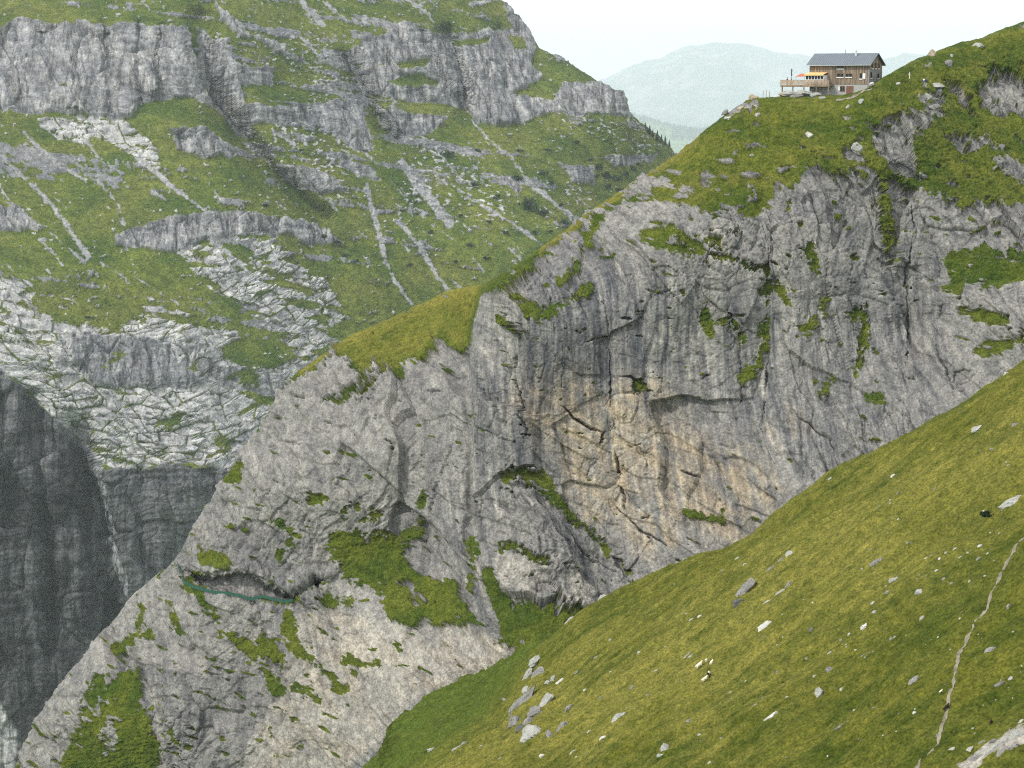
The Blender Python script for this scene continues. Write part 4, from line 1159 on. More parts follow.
# terrace
ter_ = boxo('terrace', (-14.1, -1.25, -3.3, -0.03, 2.10, 2.36), M_DECK, hut)
boxo('terrace_wing', (-14.1, -Lh - 0.05, -0.03, 5.5, 2.10, 2.36), M_DECK, hut)
def rail(bm):
    for k in range(5):
        z = 2.44 + k * 0.2
        box(bm, -14.1, -1.25, -3.36, -3.31, z, z + 0.16)
        box(bm, -14.16, -14.11, -3.3, 5.5, z, z + 0.16)
    for k in range(9):
        x = -14.0 + k * 1.57
        box(bm, x, x + 0.09, -3.305, -3.2, 2.36, 3.36)
    box(bm, -14.18, -1.2, -3.42, -3.18, 3.44, 3.51)
one('railing', rail, M_DECK, ter_)
for x in (-13.6, -10.8, -7.9, -4.6, -1.5):
    boxo('post', (x - 0.12, x + 0.12, -3.15, -2.9, -3.0, 1.80), M_BEAM, ter_)
boxo('beam', (-14.1, -1.25, -3.2, -2.85, 1.80, 2.098), M_BEAM, ter_)
# glazed porch under the orange awning
def porch(bm):
    box(bm, -7.7, -3.0, -2.7, -2.6, 2.37, 3.6)
    box(bm, -7.7, -3.0, -2.7, -2.6, 4.5, 4.66)
    for k in range(7):
        x = -7.7 + k * 0.765
        box(bm, x, x + 0.13, -2.69, -2.61, 3.6, 4.5)
    box(bm, -7.7, -7.6, -2.6, -0.02, 2.37, 4.66)
    box(bm, -3.1, -3.0, -2.6, -0.02, 2.37, 4.66)
pc = one('porch', porch, M_WHITE, hut)
boxo('pane', (-7.57, -3.02, -2.665, -2.635, 3.602, 4.498), M_GLASS, pc)
aw = one('awning', lambda bm: prism(bm, [Vector((-7.9, -3.1, 4.72)), Vector((-7.9, -0.02, 5.30)), Vector((-7.9, -0.02, 5.38)), Vector((-7.9, -3.1, 4.81))], Vector((5.0, 0, 0))), M_ORANGE, hut)
one('valance', lambda bm: box(bm, -7.9, -2.9, -3.14, -3.105, 4.52, 4.81), M_ORANGE, aw)
one('awning', lambda bm: prism(bm, [Vector((-10.3, -2.6, 4.3)), Vector((-10.3, 0.8, 4.95)), Vector((-10.3, 0.8, 5.03)), Vector((-10.3, -2.6, 4.38))], Vector((2.35, 0, 0))), M_RED, hut)
for x in (-10.2, -8.05):
    one('awning_pole', lambda bm: tube(bm, (x, -2.55, 2.36), (x, -2.55, 4.3), 0.035), M_DKMET, hut)

def hut_point(x, y, z):
    return hc + Matrix.Rotation(R(-30.5), 3, 'Z') @ Vector((x, y, z))
fp = empty('flagpole', hut_point(-11.3, -3.0, 2.36), 'thin flagpole with a furled dark flag at the terrace railing', 'flagpole')
one('pole', lambda bm: tube(bm, (0, 0, 0), (0, 0, 4.0), 0.05, 0.035), M_DKMET, fp)
def flag(bm):
    for k in range(5):
        z0 = 3.8 - k * 0.34
        tube(bm, (0.10 + 0.05 * math.sin(k * 1.7), 0.03 * math.cos(k), z0), (0.12 + 0.06 * math.sin(k * 1.7 + 1.7), 0.03, z0 - 0.36), 0.10 + 0.03 * (k % 2), 0.14, 7)
one('flag', flag, M_FLAG, fp, True)

# ================================================================== PEOPLE AND SHEEP (one skinned body each)
def skinned(name, verts, edges, m_list, pick, parent=None, sub=2):
    me = bpy.data.meshes.new('tmp_body')
    me.from_pydata([v[:3] for v in verts], edges, [])
    o = bpy.data.objects.new('tmp_body', me)
    COL.objects.link(o)
    sk = o.modifiers.new('skin', 'SKIN')
    for i, v in enumerate(verts):
        r_ = v[3] if not isinstance(v[3], tuple) else v[3]
        me.skin_vertices[0].data[i].radius = r_ if isinstance(r_, tuple) else (r_, r_)
    me.skin_vertices[0].data[0].use_root = True
    ss = o.modifiers.new('sub', 'SUBSURF')
    ss.levels = ss.render_levels = sub
    bpy.context.view_layer.update()
    dg = bpy.context.evaluated_depsgraph_get()
    res = bpy.data.meshes.new_from_object(o.evaluated_get(dg))
    bpy.data.objects.remove(o)
    bpy.data.meshes.remove(me)
    res.name = name
    res.materials.clear()
    for m in m_list:
        res.materials.append(m)
    for p in res.polygons:
        p.use_smooth = True
        p.material_index = pick(p.center)
    return link(name, res, None, parent)

def hands(verts, edges, wrist_i, d):
    w = Vector(verts[wrist_i][:3])
    d = Vector(d).normalized()
    side = d.cross(Vector((1, 0, 0)))
    if side.length < 0.1: side = Vector((0, 1, 0))
    side.normalize()
    palm = len(verts)
    verts.append((*(w + d * 0.07), 0.028)); edges.append((wrist_i, palm))
    for k in range(4):
        o_ = side * (k - 1.5) * 0.02
        i = len(verts)
        verts.append((*(w + d * 0.12 + o_), 0.009)); edges.append((palm, i))
        verts.append((*(w + d * (0.165 - 0.008 * abs(k - 1.3)) + o_ * 1.1), 0.008)); edges.append((i, i + 1))
    i = len(verts)
    verts.append((*(w + d * 0.07 - side * 0.045), 0.010)); edges.append((palm, i))
    verts.append((*(w + d * 0.105 - side * 0.055), 0.009)); edges.append((i, i + 1))

def person(loc, rz, label, top, legs, pose='stand', group=None, hair=M_HAIR):
    """pelvis first; faces -y before turning"""
    if pose == 'stand':
        H = 0.92
        V_ = [(0, 0, H, (0.13, 0.10)), (0, 0.01, H + 0.25, (0.14, 0.10)), (0, 0.0, H + 0.47, (0.15, 0.10)), (0, -0.01, H + 0.58, 0.055), (0, -0.02, H + 0.66, 0.075), (0, -0.03, H + 0.75, 0.098), (0, -0.02, H + 0.82, 0.06)]
        E_ = [(0, 1), (1, 2), (2, 3), (3, 4), (4, 5), (5, 6)]
        for s_, st_ in ((-1, 0.16), (1, -0.10)):
            i = len(V_)
            V_ += [(s_ * 0.10, 0, H - 0.06, 0.088), (s_ * 0.105, -st_ * 0.5, 0.48, 0.062), (s_ * 0.11, st_ * 0.3 - st_ * 0.9, 0.10, 0.042), (s_ * 0.11, -st_ * 0.6 - 0.02, 0.04, 0.042), (s_ * 0.12, -st_ * 0.6 - 0.17, 0.035, 0.036)]
            E_ += [(0, i), (i, i + 1), (i + 1, i + 2), (i + 2, i + 3), (i + 3, i + 4)]
            i = len(V_)
            V_ += [(s_ * 0.19, 0, H + 0.46, 0.055), (s_ * 0.24, 0.03 + st_ * 0.3, H + 0.18, 0.042), (s_ * 0.25, -0.06 + st_ * 0.8, H - 0.05, 0.030)]
            E_ += [(2, i), (i, i + 1), (i + 1, i + 2)]
            hands(V_, E_, i + 2, (0, -0.2, -1))
        zt, headz = H + 0.02, H + 0.53
    else:
        H = 0.16
        V_ = [(0, 0, H, (0.15, 0.13)), (0, 0.05, H + 0.25, (0.14, 0.11)), (0, 0.02, H + 0.45, (0.15, 0.10)), (0, -0.01, H + 0.56, 0.055), (0, -0.03, H + 0.64, 0.075), (0, -0.05, H + 0.73, 0.098), (0, -0.04, H + 0.80, 0.06)]
        E_ = [(0, 1), (1, 2), (2, 3), (3, 4), (4, 5), (5, 6)]
        for s_ in (-1, 1):
            i = len(V_)
            V_ += [(s_ * 0.11, -0.06, H, 0.088), (s_ * 0.16, -0.42, H + 0.28, 0.062), (s_ * 0.15, -0.62, 0.06, 0.044), (s_ * 0.16, -0.80, 0.05, 0.036)]
            E_ += [(0, i), (i, i + 1), (i + 1, i + 2), (i + 2, i + 3)]
            i = len(V_)
            V_ += [(s_ * 0.19, 0.02, H + 0.43, 0.055), (s_ * 0.25, -0.10, H + 0.22, 0.042), (s_ * 0.17, -0.34, H + 0.27, 0.030)]
            E_ += [(2, i), (i, i + 1), (i + 1, i + 2)]
            hands(V_, E_, i + 2, (0, -1, 0.2))
        zt, headz = H + 0.10, H + 0.51
    def pick(c):
        if c.z > headz: return 0
        if abs(c.x) > 0.2 and c.z < H - 0.06: return 0
        if pose == 'sit' and c.y < -0.30 and c.z > H + 0.20 and abs(c.x) < 0.30 and abs(c.x) > 0.14 and c.y > -0.36: return 0
        return 1 if c.z > zt and c.y > -0.3 else 2
    o = skinned('person', V_, E_, [M_SKIN, top, legs], pick)
    o.location = loc
    o.rotation_euler = (0, 0, rz)
    tag(o, label, 'person', group)
    bm = bmesh.new()
    hz = V_[5]
    bmesh.ops.create_uvsphere(bm, u_segments=12, v_segments=8, radius=0.108)
    for v_ in list(bm.verts):
        if v_.co.z < 0.0 and v_.co.y < 0.03 or v_.co.z < -0.06:
            bm.verts.remove(v_)
    for v_ in bm.verts:
        v_.co += Vector((hz[0], hz[1] + 0.015, hz[2] + 0.025))
    obj('hair', bm, hair, o, True)
    for s_ in (-1, 1):
        bm = bmesh.new()
        m_ = Matrix.Translation((hz[0] + s_ * 0.035, hz[1] - 0.088, hz[2] + 0.005))
        bmesh.ops.create_uvsphere(bm, u_segments=6, v_segments=5, radius=0.012, matrix=m_)
        obj('eye', bm, M_HAIR, o, True)
    return o

person(main.at(909.5, 78.5) , R(60), 'walking person in white shirt and pale trousers on the slope right of the hut', M_FABW, M_FABW)
person(main.at(924, 81.5), R(-20), 'seated person in white shirt and blue trousers on the slope right of the hut', M_FABW, M_FABB, 'sit')
person(main.at(926.5, 82), R(-50), 'seated person in dark jacket beside the one in blue trousers', M_FABD, M_FABB, 'sit')
person(hut_point(Lh + 2.0, 8.0, 2.3), R(20), 'person in dark clothes standing behind the stone gable corner', M_FABD, M_FABD)
person(hut_point(-12.6, -2.3, 2.36), R(30), 'person in red jacket at the terrace railing near the flagpole', M_FABR, M_FABD)
person(hut_point(-12.0, -1.2, 2.36), R(-70), 'person in dark jacket on the terrace near the flagpole', M_FABD, M_FABB)

def sheep(u, v, size, heading, label, mats, pick, lying=False):
    lg = 0.30 if not lying else 0.10
    B = lg + 0.26
    V_ = [(-0.38, 0, B, (0.17, 0.19)), (0.0, 0, B - 0.02, (0.20, 0.22)), (0.36, 0, B + 0.02, (0.16, 0.19)), (0.52, 0, B + 0.14, 0.085), (0.62, 0, B + 0.22, 0.085), (0.76, 0, B + 0.15, 0.05),
          (0.60, 0.09, B + 0.25, 0.025), (0.58, 0.16, B + 0.22, 0.018), (0.60, -0.09, B + 0.25, 0.025), (0.58, -0.16, B + 0.22, 0.018), (-0.56, 0, B - 0.02, 0.05), (-0.60, 0, B - 0.16, 0.035)]
    E_ = [(0, 1), (1, 2), (2, 3), (3, 4), (4, 5), (4, 6), (6, 7), (4, 8), (8, 9), (0, 10), (10, 11)]
    for s_ in (-1, 1):
        i = len(V_)
        V_ += [(0.34, s_ * 0.10, lg + 0.10, 0.065), (0.36, s_ * 0.10, lg * 0.5, 0.036), (0.34, s_ * 0.10, 0.02, 0.034)]
        E_ += [(2, i), (i, i + 1), (i + 1, i + 2)]
        i = len(V_)
        V_ += [(-0.34, s_ * 0.11, lg + 0.08, 0.085), (-0.45, s_ * 0.11, lg * 0.55 + 0.02, 0.040), (-0.40, s_ * 0.11, 0.02, 0.034)]
        E_ += [(0, i), (i, i + 1), (i + 1, i + 2)]
    o = skinned('sheep', V_, E_, mats, pick)
    o.location = fore.at(u, v) + Vector((0, 0, -0.04))
    o.scale = (size,) * 3
    nrm = Vector((-0.55, 0.04, 0.83)).normalized()
    fwd = Vector((math.cos(heading), math.sin(heading), 0))
    fwd = (fwd - nrm * fwd.dot(nrm) * 0.7).normalized()
    up = (nrm * 0.5 + Vector((0, 0, 1)) * 0.5)
    up = (up - fwd * up.dot(fwd)).normalized()
    o.rotation_euler = Matrix((fwd, up.cross(fwd), up)).transposed().to_euler()
    return tag(o, label, 'sheep', 'sheep grazing on the near meadow')
allw = lambda c: 1 if (c.z < 0.24 or c.x > 0.56) else 0
alld = lambda c: 0
sheep(699.5, 665.5, 1.05, R(20), 'cream sheep standing broadside, lower left of the white pair on the meadow', [M_WOOLW, M_WOOLD], lambda c: 1 if c.z < 0.16 else 0)
sheep(706.5, 660, 0.72, R(-70), 'rounder sheep of the white pair grazing above the black piebald one', [M_WOOLW, M_WOOLD], lambda c: 0)
sheep(711.5, 661, 0.80, R(45), 'slimmer sheep of the white pair, facing uphill to the right', [M_WOOLW, M_WOOLD], lambda c: 0)
sheep(709.5, 676, 1.0, R(65), 'black sheep with a white flank patch below the white pair', [M_WOOLD, M_WOOLW], lambda c: 1 if (-0.12 < c.x < 0.30 and c.y < -0.02) else 0)
sheep(705.5, 680.5, 0.85, R(10), 'small cream sheep with shade painted on its belly beside the black piebald sheep', [M_WOOLW, M_WOOLD], lambda c: 1 if c.z < 0.36 and c.x > -0.2 else 0)  # dark slot paints the shade low on its body
sheep(946.5, 706.5, 0.72, R(25), 'dark brown sheep standing across the footpath', [M_WOOLD, M_WOOLW], alld)
sheep(990, 716, 0.50, R(60), 'small black lamb on the grass right of the footpath', [M_WOOLD, M_WOOLW], alld)
sheep(942, 695.5, 0.40, R(15), 'white lamb beside the footpath just above the dark brown sheep', [M_WOOLW, M_WOOLD], lambda c: 0)

# ================================================================== BOULDERS
def boulder_mesh(seed, name='boulder', sub=3, cuts=11):
    rnd = random.Random(seed)
    bm = bmesh.new()
    bmesh.ops.create_icosphere(bm, subdivisions=sub, radius=1.0)
    planes = []
    for k in range(cuts):
        n = Vector((rnd.gauss(0, 1), rnd.gauss(0, 1), rnd.gauss(0, 1))).normalized()
        planes.append((n, rnd.uniform(0.52, 0.85)))
    co = np.array([v.co[:] for v in bm.verts])
    for n, d in planes:
        nn = np.array(n)
        pr = co @ nn
        co = co - np.maximum(0, pr - d)[:, None] * nn[None]
    sd = seed * 13 + 5
    nz = fbm(co[:, 0] * 2.2 + co[:, 2] * 1.3, co[:, 1] * 2.2 - co[:, 2] * 1.7, 4, sd)
    lay = noise2(co[:, 2] * 5 + co[:, 0] * 1.2, co[:, 1] * 0.6 + 3, sd + 2)
    rr = np.linalg.norm(co, axis=1, keepdims=True)
    co = co * (1 + 0.24 * nz[:, None] + 0.11 * lay[:, None])
    co = co - (co.max(0) + co.min(0)) / 2
    co = co / np.abs(co).max(0)
    for v, c in zip(bm.verts, co):
        v.co = c
    me = bpy.data.meshes.new(name)
    bm.to_mesh(me)
    bm.free()
    return me

BOULDER_LIB = {}
def lib(tone, k, sub=3):
    key = (tone, k, sub)
    if key not in BOULDER_LIB:
        me = boulder_mesh(1000 + k, sub=sub)
        me.materials.append(M_STONE[tone])
        BOULDER_LIB[key] = me
    return BOULDER_LIB[key]

def put_boulder(land, u, v, w, h, angd, tone, label, group=None, cat='boulder', own=True, seed=0, sink=0.35, name='boulder', grow=1.1):
    p = land.at(u, v)
    s_ = p.y / F
    p.z += max(0.0, float(np.interp(u, land.us, land.sil)) - v) * s_
    if own:
        me = boulder_mesh(seed + int(u * 7 + v), sub=4 if w > 12 else 3)
        me.materials.append(M_STONE[tone])
    else:
        me = lib(tone, int(u * 3 + v * 5) % 6, 2 if w < 5 else 3)
    o = link(name, me)
    A_ = R(angd)
    ex = Vector((math.cos(A_), 0.0, math.sin(A_)))
    ez = Vector((-math.sin(A_), -0.15, math.cos(A_))).normalized()
    ey = ez.cross(ex).normalized()
    W_, H_ = w * s_ * 0.5 * grow, h * s_ * 0.5 * grow
    D_ = min(max(W_, H_), 1.6 * min(W_, H_))
    M_ = Matrix((ex * W_, ey * D_, ez * H_)).transposed()
    nrm = Vector((-0.55, -0.1, 0.8))
    o.matrix_world = Matrix.Translation(p - nrm * (H_ * sink) + Vector((0, D_ * 0.15, 0))) @ M_.to_4x4()
    return tag(o, label, cat, group)

GC = 'rocks of the crag at the left edge of the near meadow'
for (u, v, w, h, an, tone, lab) in [
    (536.5, 666, 15, 8, 42, 'pale', 'pale wedge of rock at the top end of the crag beside the green gully'),
    (527, 678, 20, 6, 62, 'pale', 'long thin upright slab below the topmost rock of the crag'),
    (539, 679, 15, 8, 45, 'grey', 'slanting grey slab with a dark shaded lower edge, second from the top of the crag'),
    (523, 703, 38, 9, 50, 'grey', 'longest grey slab of the crag, running down its left edge'),
    (514, 718, 17, 14, 40, 'grey', 'grey boulder undercut by a dark hollow at the left corner of the crag'),
    (546.5, 700, 17, 10, 52, 'pale', 'pale upright block at the right edge of the crag middle'),
    (534, 713, 17, 13, 25, 'grey', 'hollowed grey boulder with a dark cavity at the middle of the crag'),
    (533, 735, 26, 15, 22, 'pale', 'largest rounded pale boulder at the foot of the crag'),
    (561, 727, 18, 9, 56, 'grey', 'steep grey slab standing right of the largest crag boulder'),
    (549, 734, 9, 13, 10, 'grey', 'narrow grey block wedged between the largest boulder and the steep slab'),
    (520, 728, 11, 8, 30, 'dark', 'small dark block under the hollow at the left foot of the crag'),
    (528, 722, 11, 8, 50, 'grey', 'small grey block above the largest rounded crag boulder'),
    (527, 693, 9, 7, 60, 'pale', 'small pale block leaning on the longest slab of the crag'),
    (553, 677, 7, 5, 50, 'pale', 'small pale stone right of the second slab of the crag'),
    (559, 677.5, 9, 3, 32, 'white', 'flat white stone lying just right of the crag top'),
    (546, 683, 8, 4, 52, 'pale', 'thin pale stone between the crag top and its right block'),
    (568, 710, 6, 10, -20, 'grey', 'pair-less grey stone at the upper end of the steep slab'),
    (505, 699, 5, 7, 50, 'grey', 'lone grey rock on the turf edge left of the crag')]:
    put_boulder(fore, u, v, w * 1.08, h * 1.2, an, tone, lab.replace('pair-less ', 'single '), GC, 'rock', seed=3, sink=0.15)
BIG = [
    (743, 593, 34, 11, 52, 'grey', 'long dark grey outcrop with a pale tip, biggest rock in the middle of the meadow'),
    (738, 602, 13, 12, 30, 'dark', 'dark block at the lower end of the long grey outcrop'),
    (773, 567, 12, 4, 22, 'grey', 'flat grey rock just above the pale tip of the long outcrop'),
    (770, 572, 7, 4, 30, 'grey', 'small grey stone under the flat rock above the long outcrop'),
    (789, 556, 10, 6, 40, 'pale', 'slanted pale grey rock uphill of the flat grey rock'),
    (782, 563, 7, 4, 38, 'grey', 'small rock between the flat grey rock and the slanted pale one'),
    (788, 581, 11, 7, 12, 'grey', 'grey rounded rock right of the long outcrop'),
    (779, 590, 12, 3, 33, 'pale', 'thin pale streak of stone below the grey rounded rock'),
    (764, 623, 17, 10, 24, 'white', 'brightest white angular boulder below the long grey outcrop'),
    (766, 599, 9, 4, 35, 'pale', 'low pale stone between the long outcrop and the white boulder'),
    (878, 566, 17, 6, 26, 'grey', 'flat dark grey slab high on the meadow, left of the squat boulder'),
    (893, 576, 11, 9, 28, 'pale', 'squat boulder right of the flat dark grey slab'),
    (863, 621, 11, 8, 42, 'white', 'white boulder at the end of a trail of little stones'),
    (874, 608, 6, 4, 20, 'pale', 'pale stone uphill of the white boulder on the stone trail'),
    (828, 666, 8, 8, 0, 'grey', 'round grey boulder between the white boulders in mid meadow'),
    (818, 692, 9, 12, 15, 'pale', 'upright pale slab standing below the round grey boulder'),
    (772, 722, 17, 7, 40, 'white', 'oblong whitish boulder low on the meadow, tilted uphill'),
    (846, 724, 26, 4, 21, 'grey', 'very long thin grey slab lying flush in the lower meadow'),
    (913, 685, 16, 6, 42, 'grey', 'tilted grey slab left of the footpath'),
    (992, 650, 16, 7, 27, 'grey', 'striped grey slab right of the footpath bend'),
    (998, 676, 12, 5, 30, 'grey', 'low grey slab below the striped slab near the right edge'),
    (1009, 669, 6, 4, 30, 'pale', 'small pale stone above the low grey slab near the right edge'),
    (1009, 608, 7, 7, 0, 'grey', 'round grey stone beside the upper footpath'),
    (1012, 498, 28, 10, 27, 'pale', 'large pale boulder beside the dark bush at the right edge'),
    (976, 430, 13, 6, 30, 'pale', 'oblong pale boulder on the upper meadow near the crest'),
    (1016, 429, 8, 6, 10, 'grey', 'small grey boulder right of the oblong pale one near the crest'),
    (1005, 369, 7, 6, 40, 'white', 'white stone sitting on the crest of the near meadow'),
    (918, 590, 9, 6, 20, 'pale', 'pale grey rock below the stony patch left of the footpath'),
    (922, 617, 7, 6, 40, 'pale', 'pale rock midway between the stony patch and the tilted slab'),
    (620, 729, 19, 10, 38, 'pale', 'pale blocky boulder standing alone right of the crag'),
    (604, 746, 8, 3, 35, 'white', 'flat white stone below the lone pale blocky boulder'),
    (667, 757, 10, 13, 70, 'pale', 'pale knobbly boulder at the bottom edge of the picture'),
    (662, 764, 8, 5, 20, 'pale', 'low pale stone at the foot of the knobbly bottom boulder'),
    (685, 650, 11, 6, 45, 'grey', 'grey-topped stone uphill of the cream sheep'),
    (690, 653, 8, 3, 30, 'pale', 'flat pale stone touching the stone uphill of the cream sheep'),
    (459, 746, 17, 7, 15, 'pale', 'pale flat boulder on the green gully floor'),
    (464, 741, 8, 5, 10, 'grey', 'grey stone resting behind the flat gully boulder'),
    (432, 751, 10, 4, 5, 'pale', 'small pale slab left of the flat gully boulder'),
    (373, 753, 9, 7, 20, 'dark', 'dark stone on the eroded lip at the bottom of the gully'),
    (603, 603, 12, 8, 45, 'pale', 'pale rock on the meadow crest against the grey cliff'),
    (569, 628, 16, 5, 52, 'pale', 'pale slab on the crest above the green gully'),
    (811, 626, 9, 4, 35, 'dark', 'dim flat stone half hidden in grass left of the white trail boulder'),
    (952, 750, 9, 4, 30, 'pale', 'pale stone between the lower footpath and the scree streak'),
]
for (u, v, w, h, an, tone, lab) in BIG:
    put_boulder(fore, u, v, w, h, an, tone, lab, None, 'boulder' if w >= 8 else 'stone', seed=11)
SL = ['grey block at the lower left end of the corner scree streak', 'pale long block second from the lower end of the corner scree streak', 'largest pale block in the middle of the corner scree streak', 'pale block at the upper right end of the corner scree streak', 'thin grey block along the lower edge of the corner scree streak', 'thin grey block low at the right of the corner scree streak',
      'dark stone above the lower half of the corner scree streak', 'grey stone just left above the corner scree streak', 'white stone above the upper end of the corner scree streak', 'pale stone farthest left beside the corner scree streak', 'pale stone at the right picture edge above the corner scree streak', 'small pale stone above the middle of the corner scree streak']
GS = 'blocks of the scree streak in the lower right corner'
k = 0
for (u, v, w, h, an, tone) in [(978, 765, 14, 6, 35, 'grey'), (990, 757, 20, 8, 35, 'pale'), (1004, 749, 22, 9, 35, 'pale'), (1018, 741, 22, 9, 35, 'pale'), (1002, 758, 12, 5, 38, 'grey'), (1014, 752, 13, 5, 35, 'grey'), (994, 748, 9, 4, 30, 'dark'), (983, 750, 8, 4, 30, 'grey'), (1012, 733, 7, 4, 30, 'white'), (972, 758, 8, 4, 40, 'pale'), (1022, 728, 8, 4, 30, 'pale'), (1000, 740, 6, 3, 30, 'pale')]:
    put_boulder(fore, u, v, w, h, an, tone, SL[k], GS, 'rock', seed=29)
    k += 1
# loose stones, each its own object
LAND = [(743, 593, 'the long grey outcrop'), (764, 623, 'the brightest white boulder'), (878, 566, 'the flat dark slab'), (893, 576, 'the squat boulder'), (863, 621, 'the white trail boulder'), (828, 666, 'the round grey boulder'), (818, 692, 'the upright pale slab'), (772, 722, 'the oblong whitish boulder'), (846, 724, 'the very long thin slab'),
        (913, 685, 'the tilted grey slab'), (992, 650, 'the striped slab'), (1012, 498, 'the dark bush and its boulder'), (976, 430, 'the oblong crest boulder'), (918, 590, 'the stony patch'), (620, 729, 'the lone pale blocky boulder'), (667, 757, 'the knobbly bottom boulder'), (700, 664, 'the sheep group'), (459, 746, 'the flat gully boulder'), (535, 705, 'the crag'), (946, 706, 'the dark sheep on the footpath'),
        (985, 612, 'the upper footpath'), (955, 660, 'the footpath bend'), (990, 714, 'the black lamb'), (930, 742, 'the lower footpath'), (1000, 752, 'the corner scree streak'), (603, 603, 'the crest rock'), (789, 556, 'the slanted pale rock'), (800, 495, 'the meadow crest')]
def near_label(u, v, tone, w, h, marks, what):
    a_, b_, nm = min(marks, key=lambda q_: math.hypot(q_[0] - u, q_[1] - v))
    dx, dy = u - a_, v - b_
    side = ('right of' if dx > 0 else 'left of') if abs(dx) > abs(dy) else ('below' if dy > 0 else 'above')
    dist = 'close' if math.hypot(dx, dy) < 20 else 'some way'
    return what.format(tone=tone) + ' ' + dist + ' ' + side + ' ' + nm
GL = 'small loose stones on the near meadow'
LS = 'small pale stone lying loose in the grass of the near meadow'
small = [(828, 647, 5, 4), (805, 652, 4, 5), (814, 674, 5, 4), (841, 684, 5, 3), (736, 556, 6, 3), (980, 545, 6, 5), (936, 728, 5, 5), (915, 717, 4, 4), (786, 758, 4, 4), (992, 454, 5, 4), (893, 477, 5, 3), (935, 493, 6, 3), (900, 500, 7, 4), (830, 482, 5, 3),
         (692, 619, 8, 4), (700, 617, 5, 3), (684, 652, 4, 3), (840, 633, 4, 3), (848, 628, 4, 4), (752, 586, 4, 3), (782, 612, 4, 5), (873, 600, 6, 3), (888, 590, 7, 3), (890, 632, 5, 3), (894, 631, 4, 2), (931, 551, 5, 4), (925, 556, 4, 3), (940, 560, 4, 3), (946, 553, 4, 3), (955, 549, 5, 3), (960, 556, 5, 3), (968, 552, 4, 3), (951, 581, 4, 3), (970, 582, 4, 3), (944, 576, 5, 3), (936, 570, 4, 3), (978, 557, 5, 3), (988, 553, 4, 3),
         (745, 566, 4, 3), (722, 574, 4, 3), (733, 590, 4, 3), (610, 640, 4, 3), (640, 655, 5, 3), (655, 668, 4, 3), (632, 686, 6, 3), (648, 700, 4, 3), (700, 738, 4, 3), (722, 742, 4, 3), (690, 727, 7, 5), (710, 764, 5, 3), (730, 690, 4, 3), (745, 676, 4, 3), (757, 708, 5, 3), (763, 700, 4, 3), (787, 700, 4, 3), (776, 668, 4, 3), (573, 754, 8, 3), (590, 735, 5, 3), (600, 700, 5, 3), (585, 690, 4, 3), (612, 676, 5, 2), (541, 752, 6, 4), (500, 758, 5, 3), (480, 742, 4, 3), (576, 668, 6, 3), (595, 655, 6, 3)]
for (u, v, w, h) in small:
    tn = random.choice(['pale', 'white', 'pale', 'grey', 'grey'])
    put_boulder(fore, u, v, w * 1.15, h * 1.1, random.uniform(10, 50), tn, near_label(u, v, tn, w, h, LAND, ('flat' if h < w * 0.65 else 'chunky') + ' small {tone} stone in grass'), GL, 'stone', own=False, name='stone', sink=0.55)
rng_ = random.Random(5)
cnt = 0
while cnt < 105:
    u, v = rng_.uniform(560, 1020), rng_.uniform(470, 765)
    if v < np.interp(u, fore.us, fore.sil) + 14 or (rng_.random() > 0.35 + 0.65 * (u > 860 and v > 520)):
        continue
    cl_ = rng_.choice([1, 1, 2, 3])
    for q_ in range(cl_):
        uu, vv = u + rng_.gauss(0, 6) * (cl_ > 1), v + rng_.gauss(0, 4) * (cl_ > 1)
        if vv < np.interp(uu, fore.us, fore.sil) + 8: continue
        w = rng_.uniform(1.8, 3.6)
        tn, hh_ = rng_.choice(['pale', 'white', 'grey', 'pale', 'grey']), rng_.uniform(0.5, 0.9)
        put_boulder(fore, uu, vv, w, w * hh_, rng_.uniform(0, 50), tn, near_label(uu, vv, tn, w, w * hh_, LAND, ('flat' if hh_ < 0.65 else 'chunky') + ' tiny {tone} stone in grass'), GL, 'stone', own=False, name='stone', sink=0.55)
        cnt += 1
